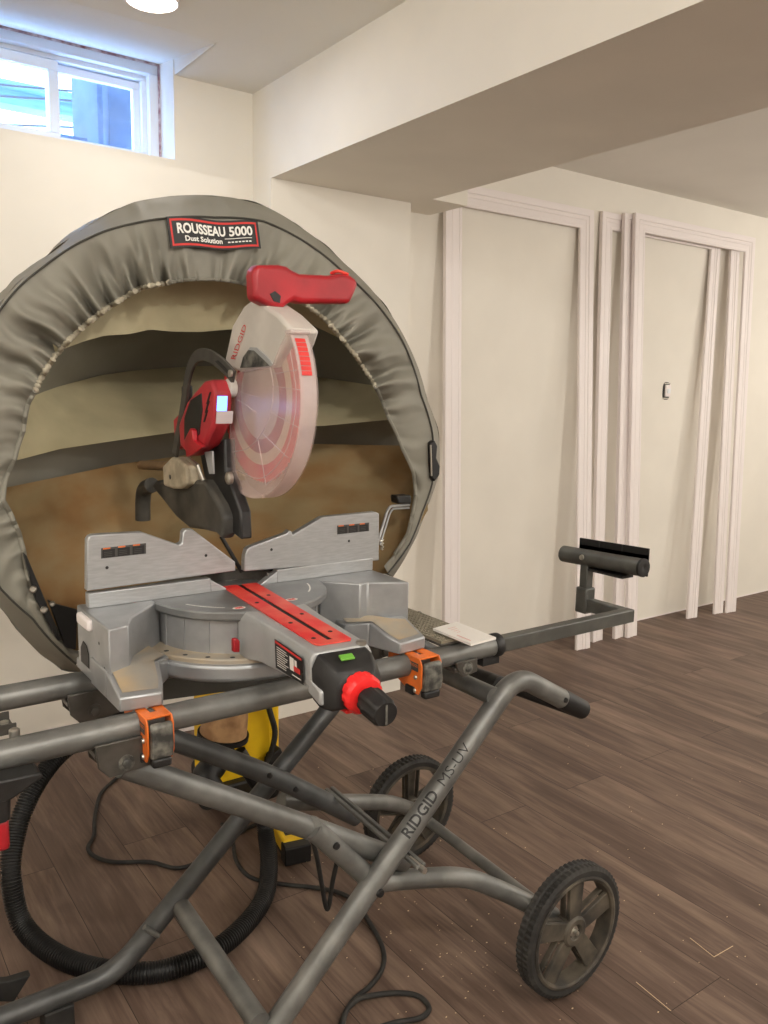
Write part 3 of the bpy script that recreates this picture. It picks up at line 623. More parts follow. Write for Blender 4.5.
# fixed and sliding fences
FY = 1.387
ff = MB().box((.384, FY, TZ), (.604, FY+.02, .896)).box((.742, FY, TZ), (.966, FY+.02, .896))
ff.prism([(.604, FY+.0005, TZ), (.640, FY+.0005, TZ), (.604, FY+.0005, .893)], (0, .018, 0)); ff.prism([(.704, FY+.0005, TZ), (.742, FY+.0005, TZ), (.742, FY+.0005, .893)], (0, .018, 0))
arc = []
for k in range(13):
    a = PI*k/12; arc.append((.668+.075*math.cos(a), FY+.012+.075*math.sin(a)))
arc += [(.668+.058*math.cos(PI*k/12), FY+.012+.058*math.sin(PI*k/12)) for k in range(12, -1, -1)]
fence = sp_(ff, 'fixed_fence', 'fence', bevel=.0015)
sp_(MB().prism([(x, y, TZ-.006) for x, y in arc], (0, 0, .026)), 'fence_bridge', 'bracket', bevel=.002)
def fence_piece(px, nm):
    P = [at_y(x, y, FY+.001) for x, y in px]
    return sp_(MB().prism(P, (0, .017, 0)), nm, 'fence', bevel=.002)
lf = fence_piece([(87, 591.2), (87.3, 540), (89.5, 536.3), (93, 535), (142, 532.2), (178, 544.6), (181.5, 543.6), (182.6, 541), (183.2, 532.5), (185.5, 529.5), (192.5, 529.2), (235.5, 562), (235.8, 571)], 'sliding_fence')
rf = fence_piece([(244.6, 571.5), (245.2, 556), (247, 549.5), (250, 547), (286.5, 533.6), (289.5, 530.4), (291.4, 531), (293, 534.8), (323, 517), (376, 512), (379.2, 513.5), (379.2, 560.5)], 'sliding_fence')
def fence_label(par, tl, tr, br, bl):
    c = [at_y(*p, FY+.0008) for p in (bl, br, tr, tl)]; f_ = quad_map(*c, lift=.0004)
    l = put_rect(MB(), f_, 0, 0, 1, 1).build('caution_label', M['label_grey'], par, smooth=False)
    k = MB()
    for i in range(3): put_rect(k, f_, .03+.33*i, .06, .30+.33*i, .82, 2)
    k.build('caution_blocks', M['label_black'], l, smooth=False)
    k = MB()
    for i in range(3): put_rect(k, f_, .04+.33*i, .86, .20+.33*i, 1.0, 2)
    k.build('caution_headers', M['label_orange'], l, smooth=False)
    k = MB()
    for i in range(3):
        for j in range(3): put_rect(k, f_, .06+.33*i, .20+.17*j, .24+.33*i, .25+.17*j, 3)
    k.build('caution_text_lines', M['label_grey'], l, smooth=False)
fence_label(lf, (101, 548.3), (146, 543), (146, 553.6), (101, 558.6))
fence_label(rf, (337, 525.5), (369, 522.5), (369, 531), (337, 534.5))
for par, p in ((lf, (107, 567.7)), (lf, (206, 555.5)), (rf, (271.5, 549.6)), (rf, (349, 541))):
    MB().lathe([(0, 0), (.0028, 0), (0, .0006)], at_y(*p, FY+.0005), (0, -1, 0), 12).build('hole', M['black'], par, smooth=False)

# saw head
def xs(px, X, th): return [at_x(x, y, X) for x, y in px], (th, 0, 0)
GC = Vector((0, 1.268, 1.228)); GR = .170; GX0, GX1 = .625, .658
hub = at_x(234, 383, GX0)
# lower guard: sector of a drum, left wall, rim and right wall
a_s = math.atan2(*(lambda q: (q.z-GC.z, q.y-GC.y))(at_x(272, 330, GX0)))
def gang(px, py): q = at_x(px, py, GX0); return math.atan2(q.z-GC.z, q.y-GC.y)
a0g = gang(286, 334); a1g = gang(231.5, 476)+2*PI
rimp = [(GC.y+GR*math.cos(a), GC.z+GR*math.sin(a)) for a in np.linspace(a0g, a1g, 80)]
out = rimp+[(q.y, q.z) for q in (at_x(*p, GX0) for p in ((230, 455), (229.5, 410), (229, 386), (232, 377), (240, 371.5), (258, 369), (272, 366), (280, 345)))]
gl = MB().prism([(GX0, y, z) for y, z in out], (.0025, 0, 0)).prism([(GX1-.0025, y, z) for y, z in out], (.0025, 0, 0))
lg_ = sp_(gl, 'lower_guard', 'poly', smooth=False)
rm_ = MB()
for i in range(len(rimp)-1):
    (y0, z0), (y1, z1) = rimp[i], rimp[i+1]; k = 1-.003/GR
    A = [(y0, z0), (y1, z1), (GC.y+(y1-GC.y)*k, GC.z+(z1-GC.z)*k), (GC.y+(y0-GC.y)*k, GC.z+(z0-GC.z)*k)]
    rm_.add([(GX0+.0026, y, z) for y, z in A]+[(GX1-.0026, y, z) for y, z in A], [(0, 1, 5, 4), (3, 7, 6, 2)])
sp_(rm_, 'guard_rim', 'poly_rim', lg_, smooth=False)
ri = MB()
hy, hz = hub.y, hub.z
def rib(pts): ri.tube([at_x(x, y, GX0-.0004) for x, y in pts], .00055, 6)
rib(smooth_path_px([(232, 452), (248, 448), (262, 433), (271, 410), (273, 385), (270, 366)])); rib(smooth_path_px([(236, 470), (262, 478), (284, 455), (294, 420), (296, 390), (290, 350)]))
for p in (((271, 386), (301, 390)), ((272, 374), (297, 370)), ((270, 412), (299, 428)), ((262, 433), (288, 458)), ((258, 440), (266, 485)), ((266, 485), (284, 470)), ((240, 372), (272, 366)), ((240, 392), (262, 398)), ((238, 400), (256, 412))): rib(p)
sp_(ri, 'guard_ribs', 'poly_rim', lg_)
lip = at_x(294, 333, GX0+.01)
sp_(MB().box((GX0-.001, lip.y-.012, lip.z-.002), (GX1+.001, lip.y+.012, lip.z+.005)), 'guard_lip', 'poly_rim', lg_, bevel=.003)
gf = [at_y(302, 342, GC.y-GR+.001), None]
gl_ = MB()
for i in range(8):
    a = a0g+math.radians(5+i*2.6); b_ = a+math.radians(2.3); R_ = GR+.0006
    gl_.add([(GX0+.006, GC.y+R_*math.cos(a), GC.z+R_*math.sin(a)), (GX0+.024, GC.y+R_*math.cos(a), GC.z+R_*math.sin(a)), (GX0+.024, GC.y+R_*math.cos(b_), GC.z+R_*math.sin(b_)), (GX0+.006, GC.y+R_*math.cos(b_), GC.z+R_*math.sin(b_))], [(0, 1, 2, 3)])
sp_(gl_, 'guard_warning_print', 'label_red', lg_, smooth=False)
# blade: steel centre, red coated outer band, teeth
BC = Vector((.642, GC.y-.006, GC.z)); BR = .143
blade = sp_(MB().lathe([(.0, -.001), (.070, -.001), (.070, .001), (0, .001)], BC, (1, 0, 0), 72), 'saw_blade', 'blade')
for r0, r1, mm in ((.0701, .094, 'red'), (.0941, .113, 'blade_cream')):
    sp_(MB().lathe([(r0, -.001), (r1, -.001), (r1, .001), (r0, .001)], BC, (1, 0, 0), 90, closed=True), 'blade_band', mm, blade)
sp_(MB().lathe([(.1131, -.0011), (BR, -.0011), (BR, .0011), (.1131, .0011)], BC, (1, 0, 0), 160, closed=True, rmod=lambda i, k: -.004 if i in (1, 2) and k % 2 else 0), 'blade_teeth', 'red_kerf', blade)
# upper guard
P, o_ = xs([(223, 366), (232, 325), (243, 306), (249, 301.5), (256, 301), (262, 303), (276, 313), (292, 329), (287, 345), (274, 367), (256, 369), (240, 372)], GX0+.004, .05)
ug = sp_(MB().prism(P, o_), 'upper_guard', 'guard_up', bevel=.006, seg=3)
P, o_ = xs([(240, 368), (243, 357), (248, 350), (254, 350), (263, 358), (270, 366)], GX0+.003, .002)
ugw = sp_(MB().prism(P, o_), 'guard_window', 'lever', ug, smooth=False)
P, o_ = xs([(248, 350), (250, 347), (256, 347.5), (266, 356), (273, 365), (270, 366), (262, 358), (254, 350.5)], GX0+.0015, .004)
sp_(MB().prism(P, o_), 'guard_window_rim', 'arm', ug, smooth=False)
c = [at_x(*p, GX0+.0032) for p in ((236, 361), (248, 325), (244, 322), (230, 360))]
f_ = quad_map(*c, lift=.0006)
put_text(MB(), f_, 'RIDGID', .04, .1, .96, .9, .0, 1.5).build('guard_lettering', M['label_red'], ug, smooth=False)
# D-handle over the guard
HYc = 1.232
Ph = [at_y(x+2.5, y, HYc-.021) for x, y in [(251, 275), (252, 268), (256, 264.6), (277, 264.4), (285, 266), (290, 269.5), (298, 273.6), (328, 275.2), (337, 273), (348, 274.5), (354, 279), (357, 284), (348.5, 303.5), (300, 303), (292, 300.5), (287, 303.5), (281, 308.5), (270, 307.6), (260, 303), (252, 299)]]
hn = sp_(MB().prism(Ph, (0, .032, 0)), 'trigger_handle', 'red', bevel=.008, seg=5)
Pt = [at_y(x, y, HYc-.0) for x, y in [(279, 296), (283, 296), (287, 310), (288, 321), (284, 319), (281, 308)]]
sp_(MB().prism(Pt, (0, .012, 0)), 'trigger', 'red_kerf', hn, bevel=.002)
Pt = [at_y(x, y, HYc-.0222) for x, y in [(270, 294), (275, 291), (281, 296), (280, 303), (274, 301)]]
sp_(MB().prism(Pt, (0, .002, 0)), 'finger_gap', 'label_black', hn, smooth=False)
sp_(MB().tube(smooth_path([at_y(331, 273.5, HYc), at_y(338, 271.2, HYc-.012), at_y(348, 274.5, HYc-.016)], 6), .003, 8), 'safety_button', 'red_kerf', hn)
# motor housing with LED
P, o_ = xs([(178, 424), (186, 402), (192, 394), (203, 381), (211, 379), (215, 392), (213, 425), (203, 446), (188, 456), (179, 446)], .583, .034)
mo = sp_(MB().prism(P, o_), 'motor_housing', 'motor_red', bevel=.008, seg=4)
P, o_ = xs([(184, 418), (190, 400), (201, 393), (202, 410), (199, 434), (190, 446), (184, 440)], .5815, .004)
mp = sp_(MB().prism(P, o_), 'motor_panel', 'black', mo, bevel=.001)
vn = MB()
for k in range(3):
    P, o_ = xs([(203+k*1.5, 422-k*9), (204.5+k*1.5, 422-k*9), (208+k*1.5, 410-k*9), (206.5+k*1.5, 410-k*9)], .5822, .002); vn.prism(P, o_)
sp_(vn, 'motor_vents', 'label_black', mo, smooth=False)
A_, B_, C_ = [at_x(*p, .583) for p in ((215, 396), (214.2, 411), (213.3, 426))]
sp_(MB().prism([A_+Vector((.004, -.0005, 0)), A_+Vector((.022, -.0005, 0)), B_+Vector((.022, -.0005, 0)), B_+Vector((.004, -.0005, 0))], (0, -.002, 0)), 'work_light', 'led', mo, smooth=False)
sp_(MB().prism([B_+Vector((.004, -.0005, 0)), B_+Vector((.034, -.0005, 0)), C_+Vector((.034, -.0005, .004)), C_+Vector((.004, -.0005, .004))], (0, -.002, 0)), 'motor_badge', 'motor_grey', mo, smooth=False)
P, o_ = xs([(173, 420), (182, 410), (182, 448), (175, 450)], .60, .02)
sp_(MB().prism(P, o_), 'motor_tail', 'motor_red', mo, bevel=.003)
P, o_ = xs([(181, 386), (187, 385), (187, 395), (186, 402), (181, 401)], .60, .012)
sp_(MB().prism(P, o_), 'depth_stop', 'black', bevel=.003)
P, o_ = xs([(184, 440), (190, 428), (192, 430), (193, 440), (202, 447), (192, 455), (186, 457)], .572, .01)
sp_(MB().prism(P, o_), 'release_lever', 'red', bevel=.002)
# guard linkage
lp = smooth_path([at_x(x+1.5, y, .590) for x, y in [(234, 377), (224, 366), (212, 357), (203, 354.5), (196, 358), (191, 367), (187.5, 380), (185, 398), (181.5, 420), (177.5, 440), (175, 455)]], 5)
lk_ = MB(); n = len(lp); vs = []
for i, p in enumerate(lp):
    t = (lp[min(i+1, n-1)]-lp[max(i-1, 0)]).normalized(); w = Vector((1, 0, 0)).cross(t).normalized()*.0105
    vs += [p+w, p-w, p-w-Vector((.006, 0, 0)), p+w-Vector((.006, 0, 0))]
lk_.add(vs, [(4*i+k, 4*i+(k+1) % 4, 4*i+4+(k+1) % 4, 4*i+4+k) for i in range(n-1) for k in range(4)]+[(3, 2, 1, 0), tuple(4*(n-1)+k for k in range(4))])
lnk = sp_(lk_, 'guard_linkage', 'bracket', bevel=.001)
P, o_ = xs([(215.5, 361.5), (218, 360.3), (229, 371), (227, 373)], .5835, -.001)
sp_(MB().prism(P, o_), 'linkage_slot', 'label_black', lnk, smooth=False)
MB().lathe([(0, 0), (.006, 0), (.006, .004), (0, .005)], at_x(231.5, 373.5, .584), (-1, 0, 0), 14).build('linkage_bolt', M['steel'], lnk)
sp_(MB().lathe([(0, 0), (.016, 0), (.016, .012), (.011, .014), (0, .014)], at_x(234, 388, GX0), (-1, 0, 0), 24), 'guard_pivot', 'guard_up', bevel=.001)
# pivot block, dust chute, arm casting
P, o_ = xs([(163, 486), (162, 466), (171, 457), (176, 458), (186, 466), (187, 484), (180, 489), (172, 489)], .58, .028)
sp_(MB().prism(P, o_), 'bevel_block', 'dusty_block', bevel=.005)
pb = at_x(170, 477, .5795); MB().lathe([(0, 0), (.005, 0), (0, .001)], pb, (-1, 0, 0), 12).build('block_hole', M['label_black'], sw, smooth=False)
sp_(MB().tube([at_x(141, 465, .59), at_x(168, 466, .60)], .0095, 12), 'bevel_lock_rod', 'wood_rod')
P, o_ = xs([(150, 486), (154, 481), (163, 479), (194, 480), (204, 480), (210, 490), (219, 505), (223.5, 517), (223.5, 534), (221, 540), (215, 533), (202, 530), (188, 528), (175, 517), (161, 499)], .595, .026)
sp_(MB().prism(P, o_), 'dust_chute', 'chute', bevel=.008, seg=4)
sp_(MB().tube(smooth_path([at_x(152, 485, .60), at_x(145, 489, .60), at_x(143, 500, .60), at_x(143, 520, .60)], 5), .016, 14), 'dust_port', 'chute')
P, o_ = xs([(199, 452), (214, 447), (224, 438), (225, 470), (229, 480), (240, 512), (241, 540), (232, 533), (221, 500), (204, 478)], .613, .022)
sp_(MB().prism(P, o_), 'head_casting', 'black', bevel=.004)
MB().lathe([(0, 0), (.011, 0), (.011, .006), (.006, .009), (0, .009)], at_x(231, 478, .606), (-1, 0, 0), 20).build('pivot_bolt', M['steel'], sw)
P, o_ = xs([(204, 452), (212, 451), (213, 474), (209, 474)], .596, .004)
sp_(MB().prism(P, o_), 'cable_guide', 'arm', bevel=.001)
sp_(MB().tube([at_x(188, 458, .585), at_x(198, 466, .582), at_x(203, 480, .59)], .004, 8), 'spring', 'steel')
sp_(MB().prism([(.715, 1.43, .80), (.715, 1.50, .80), (.715, 1.50, .88), (.715, 1.47, .915), (.715, 1.44, .91)], (.06, 0, 0)), 'pivot_casting', 'chute', bevel=.008)
sp_(MB().tube([at_y(221, 536, 1.45), at_y(242, 572, 1.43)], .004, 10), 'stop_rod', 'black')

# ================================================================== DUST HOOD
hood = empty('dust_hood', (.83, 1.75, .755), 'large round grey fabric dust hood standing open behind the miter saw', 'dust hood')
def hpart(mb, n, m, p=None, **k): return mb.build(n, M[m], p if p is not None else hood, **k)
SEAM = [(76, 664), (52, 642), (32, 618), (0, 588), (-18, 545), (-28, 500), (-30, 450), (-24, 400), (-12, 345), (0, 310), (20, 286), (42, 268), (70, 248), (105, 231), (136, 223), (169, 218), (215, 217.5), (263, 221), (306, 242.5), (345, 274), (380, 308), (402, 340), (421, 395), (432, 430), (434, 462), (432, 485), (422, 513), (409, 545), (388, 573)]
OUTR = [(82, 672), (62, 669), (43, 656), (19, 632), (0, 604), (-22, 560), (-38, 500), (-40, 450), (-34, 395), (-18, 340), (0, 304), (23, 278), (59, 247), (101, 217.5), (134, 202), (159, 197.6), (201, 195), (232, 197.6), (267, 207), (306, 231), (345, 264), (384, 305), (408, 344), (427, 399), (438, 430), (440, 462), (438, 477), (427, 508), (413, 543), (393, 577)]
INNR = [(86, 652), (73, 650), (56, 630), (43, 609), (30, 583), (23.6, 551), (19, 533), (10.5, 513.5), (3, 500), (5, 480), (14, 461), (23, 431), (28, 403), (35, 391), (47, 367.5), (70, 339), (94, 318), (117, 302), (141, 288), (169, 283), (248, 285.5), (275, 290), (298, 301), (322, 317), (345, 344), (365, 371), (375, 387), (388, 418), (402, 449), (413, 473), (415, 494), (411, 517), (407, 534), (384, 566)]
CPX = (205, 440)
def polar(P):
    a = np.unwrap([math.atan2(y-CPX[1], x-CPX[0]) for x, y in P]); r = [math.hypot(x-CPX[0], y-CPX[1]) for x, y in P]
    if a[0] > PI*.9: a = a-2*PI*0
    return np.array(a), np.array(r)
RINGS = {k: polar(P) for k, P in (('s', SEAM), ('o', OUTR), ('i', INNR))}
AS0 = {k: (v[0][0], v[0][-1]) for k, v in RINGS.items()}
def ring(k, t):                                    # t 0..1 from bottom-left over the top to bottom-right
    a0, a1 = AS0[k]; a = a0+(a1-a0)*t; A, R = RINGS[k]
    r = float(np.interp(a, A if A[0] < A[-1] else -A, R) if A[0] < A[-1] else np.interp(-a, -A, R))
    return CPX[0]+r*math.cos(a), CPX[1]+r*math.sin(a)
HY = 1.60
def nz(x, y=0, z=0): return noise.noise(Vector((x, y, z)))
def t_of(px): # rough parameter of a pixel
    a = math.atan2(px[1]-CPX[1], px[0]-CPX[0]); a0, a1 = AS0['i']
    while a < a0-.01: a += 2*PI
    return (a-a0)/(a1-a0)
T_L, T_TL, T_TR, T_R = t_of((35, 391)), t_of((169, 283)), t_of((248, 285.5)), t_of((375, 387))
def sstep(a, b, x): x = min(max((x-a)/(b-a), 0), 1); return x*x*(3-2*x)
def gather(t):
    g = sstep(T_L-.03, T_L+.02, t)*(1-sstep(T_R-.01, T_R+.04, t))
    flat = sstep(T_TL-.005, T_TL+.02, t)*(1-sstep(T_TR-.02, T_TR+.01, t))
    return .22+.78*g*(1-.85*flat)
def wr(t, s):
    q = t*1.0+.006*nz(s*2.0, t*14)
    f = nz(q*62, s*.8, 3.1)+.75*nz(q*118, s*.9, 9.7)*s+.5*nz(q*24, s*1.2, 5.5)
    return f*(.008+.072*s)*gather(t)+.006*math.sin(PI*s)*(-1)
def skirt(t, s):
    a = ring('s', t); c = ring('i', t)
    s2 = s; x = a[0]+(c[0]-a[0])*s2; y = a[1]+(c[1]-a[1])*s2
    return at_y(x, y, HY+wr(t, s))
hpart(MB().grid(skirt, 620, 26), 'front_skirt', 'hood', ang=180)
def band(t, s):
    a = ring('s', t); c = ring('o', t); x = a[0]+(c[0]-a[0])*s; y = a[1]+(c[1]-a[1])*s
    p = at_y(x, y, HY+.09*s+wr(t, 0)*(1-s)+.012*nz(t*50, s*2, 1.0)*s+.006*nz(t*120, s*3, 4.0)*s)
    return p
hpart(MB().grid(band, 360, 6), 'side_band', 'hood', ang=180)
# the bag behind the hoop
OC = at_y(205, 440, HY+.09)
BK = [(0, 1.0), (.08, 1.0), (.2, .985), (.32, .95), (.42, .86), (.5, .7), (.54, .4), (.55, 0.02)]
def bag(t, s):
    q = s*(len(BK)-1); i = min(int(q), len(BK)-2); u = q-i
    dy = BK[i][0]+(BK[i+1][0]-BK[i][0])*u; k = BK[i][1]+(BK[i+1][1]-BK[i][1])*u
    p = at_y(*ring('o', t), HY+.09); c = Vector((OC.x, p.y, OC.z-.05))
    p = c+(p-c)*k; p.y += dy; p += Vector((nz(t*40, s*5, 2)*.008, 0, nz(t*40, s*5, 7)*.008)); return p
hpart(MB().grid(bag, 200, 29), 'bag', 'hood', ang=180)
hpart(MB().tube([at_y(*ring('s', t), HY-.002+wr(t, 0)) for t in np.linspace(0.0, 1, 220)], .0022, 6), 'piping', 'piping')
# gathered elastic hem and the plain edge strips
def hem(t): p = skirt(t, 1.0); return p
for A, B, n in ((T_L, T_TL, 130), (T_TR, T_R, 120)):
    pts = [hem(t)+Vector((.003*nz(t*400), -.002+.004*nz(t*330, 5), .003*nz(t*370, 9))) for t in np.linspace(A, B, n)]
    hpart(MB().tube(pts, .006, 8, rfun=lambda i: .0042+.0022*math.sin(i*2.1)+.0012*nz(i*.7)), 'elastic_hem', 'hem', ang=60)
for A, B, n, r in ((0.02, T_L, 60, .0045), (T_TL, T_TR, 40, .0035), (T_R, .985, 60, .0045)):
    hpart(MB().tube([hem(t)+Vector((0, -.002, 0)) for t in np.linspace(A, B, n)], r, 8), 'edge_binding', 'hood')
def strip(t, s):
    c = ring('i', t); a = ring('s', t); k = .93-.0*s; x = a[0]+(c[0]-a[0])*(.86+.135*s); y = a[1]+(c[1]-a[1])*(.86+.135*s)
    return at_y(x, y, HY-.004+wr(t, .86+.13*s))
# inner lining: hanging flaps, recesses between in darker outer fabric to deepen the bands
def sheet(topP, botP, yt, yb, bulge=0.0, amp=.006, seed=0, nu=70, nv=14):
    def fn(u, v):
        a = poly_interp(topP, u); c = poly_interp(botP, u); x = a[0]+(c[0]-a[0])*v; y = a[1]+(c[1]-a[1])*v
        Y = yt+(yb-yt)*v+bulge*math.sin(PI*v); Y = 1.645+(Y-1.645)*(1-abs(2*u-1)**2.1); Y += amp*(nz(u*7+seed, v*2.5, seed)+.5*nz(u*17+v*6, v*6, seed+4))
        return at_y(x, y, Y)
    return MB().grid(fn, nu, nv)
P1b = [(55, 352), (85, 341), (105, 335.5), (130, 334), (150, 329.5), (172, 331.5), (200, 332), (235, 329), (290, 320), (306, 322), (337, 337), (360, 352), (385, 372)]
P1t = [(40, 300), (100, 262), (200, 250), (300, 262), (400, 330)]
hpart(sheet(P1t, P1b, 1.66, 1.735, .01, .008, 1), 'lining_flap', 'hood_in', ang=180)
D1t = [(35, 345), (130, 322), (235, 318), (300, 312), (400, 350)]
D1b = [(0, 410), (40, 395), (60, 388), (100, 377.5), (130, 373), (180, 369), (235, 367), (318, 379), (371, 387), (400, 394), (412, 398)]
hpart(sheet(D1t, D1b, 2.06, 2.19, .02, .004, 2), 'lining_recess', 'hood', ang=180)
P2b = [(-6, 467), (14, 461), (60, 449), (120, 440), (180, 431.5), (240, 425), (322, 426), (386, 420), (420, 420)]
hpart(sheet([(x, y-2) for x, y in D1b], P2b, 2.17, 1.80, -.01, .010, 3), 'lining_flap', 'hood_in', ang=180)
D2b = [(-6, 494), (3.5, 490), (53, 480), (120, 466), (180, 458), (240, 450), (318, 446), (400, 447.5), (424, 449)]
hpart(sheet([(x, y-14) for x, y in P2b], [(x, y+8) for x, y in D2b], 1.99, 2.12, .02, .004, 4), 'lining_recess', 'hood', ang=180)
hpart(sheet([(x, y-2) for x, y in D2b], [(10, 600), (60, 655), (120, 640), (250, 600), (330, 585), (392, 572), (428, 510)], 2.02, 1.63, .02, .012, 5, nu=90, nv=30), 'lining_floor', 'hood_dust', ang=180)
hpart(sheet([(140, 640), (300, 620)], [(150, 702), (296, 682)], 1.60, 1.60, .02, .008, 6, nu=30, nv=10), 'saw_shade_sheet', 'piping', ang=180)  # dark sheet painting in the shaded hollow under the saw
# sewn maker's label
c = [at_y(*p, HY-.016) for p in ((171, 248.2), (261, 249.5), (257.5, 222), (166.5, 216.5))]
qm = quad_map(*c, lift=.0005)
bulge = lambda u: Vector((0, -.004*math.sin(PI*u)-.0016*math.sin(u*9), .0022*math.sin(u*8.5)))
qf = lambda u, v, h=1.0: qm(u, v, h)+bulge(u)
lab = MB(); put_rect(lab, lambda u, v, h: qf(u, v, h)+Vector((0, .0022, 0)), 0.0, 0.0, 1.0, 1.0, -2, 24)
lab_o = put_rect(lab, qf, 0.0, 0.0, 1.0, 1.0, 0, 24).build('maker_label', M['label_black'], hood, smooth=False)
rb = MB()
for u0, v0, u1, v1, n in ((.02, .86, .97, .93, 24), (.03, .06, .97, .13, 24), (.02, .06, .038, .93, 1), (.952, .06, .97, .93, 1)): put_rect(rb, qf, u0, v0, u1, v1, 1.5, n)
rb.build('label_border', M['label_red'], lab_o, smooth=False)
wt_ = MB(); put_text(wt_, qf, 'ROUSSEAU', .085, .45, .605, .79, .035, 2.0); put_text(wt_, qf, '5000', .645, .45, .915, .79, .03, 2.0)
put_text(wt_, qf, 'Dust Solution', .155, .20, .56, .38, .03, 2.0)
put_rect(wt_, qf, .59, .36, .90, .385, 2.0, 6)
for k in range(7): put_rect(wt_, qf, .62+.04*k, .23, .648+.04*k, .275, 2.0)
wt_.build('label_lettering', M['label_white'], lab_o, smooth=False)
# buckle on the right edge, support rod with knob, left clamp bar
def yq(px, py, d=0): return at_y(px, py, HY-.015+d)
bk = hpart(MB().prism([yq(*p) for p in ((430.5, 443), (435, 440), (438, 446), (437, 458), (440.5, 466), (440, 475), (435, 482), (432, 478), (431.5, 462))], (0, .02, 0)), 'side_buckle', 'black', bevel=.004)
MB().tube(smooth_path([yq(430.5, 445, -.006), yq(431, 458, -.006), yq(431.5, 476, -.006)], 5), .0022, 8).build('buckle_loop', M['steel'], bk)
sr = hpart(MB().tube(fillet([yq(377, 545, -.05), yq(388.5, 506.5, -.04), yq(409, 505, .02)], .02), .0036, 10).tube(fillet([yq(380, 545, -.05), yq(391, 509, -.04), yq(409, 508, .02)], .02), .0025, 10), 'support_rod', 'alu')
MB().prism([yq(*p, -.012) for p in ((397, 496), (411.5, 495), (412, 504), (398, 504))], (0, .03, 0)).build('rod_knob', M['black'], sr, bevel=.004)
MB().tube([yq(382+1.3*math.sin(k*1.3), 539+k*.7, -.05+.004*math.cos(k*1.3)) for k in range(16)], .0022, 8).build('rod_spring', M['steel'], sr)
cb_ = hpart(MB().prism([yq(*p, -.01) for p in ((24, 553), (27, 556), (47, 604), (62, 640), (58, 641), (36, 600))], (0, .015, 0)).prism([yq(*p, .0) for p in ((48, 600), (55, 604), (78, 610), (76, 650), (66, 648))], (0, .01, 0)), 'clamp_bar', 'black', bevel=.002)
for p, r in (((33.5, 589), .0065), ((44, 609.5), .0065), ((52.5, 603.5), .005)):
    MB().lathe([(0, 0), (r, 0), (r, .008), (r*.6, .011), (0, .011)], yq(*p, -.011), (-.3, -1, .1), 14).build('clamp_bolt', M['steel'], cb_)

# ================================================================== THINGS ON AND UNDER THE STAND
gt = empty('grid_tray', (1.07, 1.3, .752), 'shallow grey plastic grid tray lying across the stand rails right of the saw', 'tray')
G = [at_z(x, y, .768) for x, y in ((411, 613.5), (432, 608), (470, 629))]; 
g0 = Vector((1.02, 1.20, .7525)); gx, gy = .105, .225
gb = MB().box((.992, 1.19, .7525), (1.088, 1.428, .758))
gt1 = gb.build('tray_base', M['bracket'], gt, bevel=.002)
gr = MB()
for i in range(10): gr.box((.993+i*.0103, 1.191, .758), (.9945+i*.0103, 1.427, .7635))
for j in range(24): gr.box((.993, 1.191+j*.0102, .758), (1.0872, 1.1926+j*.0102, .7635))
gr.build('grid_bars', M['grid'], gt, smooth=False)
c4 = [at_z(*p, .772) for p in ((433, 628), (457, 621.5), (496, 637), (471, 643.5))]
cd = empty('instruction_card', ((c4[0]+c4[2])/2), 'white printed card lying on the rail end beside the round collar', 'card')
MB().prism([p-Vector((0, 0, .005)) for p in c4], (0, 0, .0045)).build('card_stack', M['card'], cd, smooth=False)
f_ = quad_map(c4[0], c4[3], c4[2], c4[1], .0004)
pr = MB(); put_rect(pr, f_, .55, .12, .9, .17, 1.5)
for k in range(4): put_rect(pr, f_, .2+.08*k, .3, .215+.08*k, .62-.06*k, 1.5)
pr.build('card_print', M['card_pink'], cd, smooth=False)

# yellow vacuum
VX, VY = .985, 2.12
vc = empty('shop_vacuum', (VX, VY, 0), 'yellow and black shop vacuum on the floor under the miter saw', 'vacuum')
def rrect(x0, x1, z0, z1, r, y, n=6):
    P = []
    for cx_, cz_, a in ((x1-r, z1-r, 0), (x0+r, z1-r, 90), (x0+r, z0+r, 180), (x1-r, z0+r, 270)):
        for k in range(n+1): t = math.radians(a+90*k/n); P.append((cx_+r*math.cos(t), y, cz_+r*math.sin(t)))
    return P
xl = at_y(211, 740, 2.06).x; xr = at_y(280, 740, 2.06).x
MB().prism(rrect(xl, xr, .10, .375, .035, 2.06), (0, .13, 0)).build('body', M['yellow'], vc, bevel=.012, seg=3)
MB().prism(rrect(xl+.015, xr-.015, .045, .125, .02, 2.03), (0, .22, 0)).build('chassis', M['black'], vc, bevel=.006)
pnl = MB().prism(rrect(xl+.10, xr-.035, .17, .33, .012, 2.055), (0, .008, 0)).build('side_panel', M['yellow'], vc, bevel=.003)
MB().tube(smooth_path([at_y(264, 690, 2.035), at_y(270, 712, 2.035), at_y(275, 732, 2.035), at_y(271, 752, 2.035), at_y(262, 771, 2.035), at_y(258, 780, 2.03)], 6), .0085, 10).build('power_lead', M['rubber'], vc)
ec = at_y(225, 722, 1.98)
el = MB().lathe([(0, .06), (.052, .06), (.056, .05), (.060, .02), (.063, -.018), (.064, -.03), (.058, -.034), (0, -.034)], ec, (.12, -.1, 1), 32).build('dust_cup', M['brown'], vc)
MB().lathe([(.064, -.034), (.070, -.030), (.070, -.044), (.05, -.056), (.0, -.058)], ec, (.12, -.1, 1), 32).build('cup_ring', M['black'], el)
MB().tube(smooth_path([ec+Vector((-.0, .0, -.065)), at_y(214, 765, 1.97), at_y(205, 778, 1.95), at_y(212, 792, 1.93)], 6), .036, 16).build('inlet_elbow', M['black'], vc)
MB().tube([at_y(238, 752, 1.94), at_y(250, 772, 1.93), at_y(262, 790, 1.93)], .022, 12).build('hose_cuff', M['black'], vc)
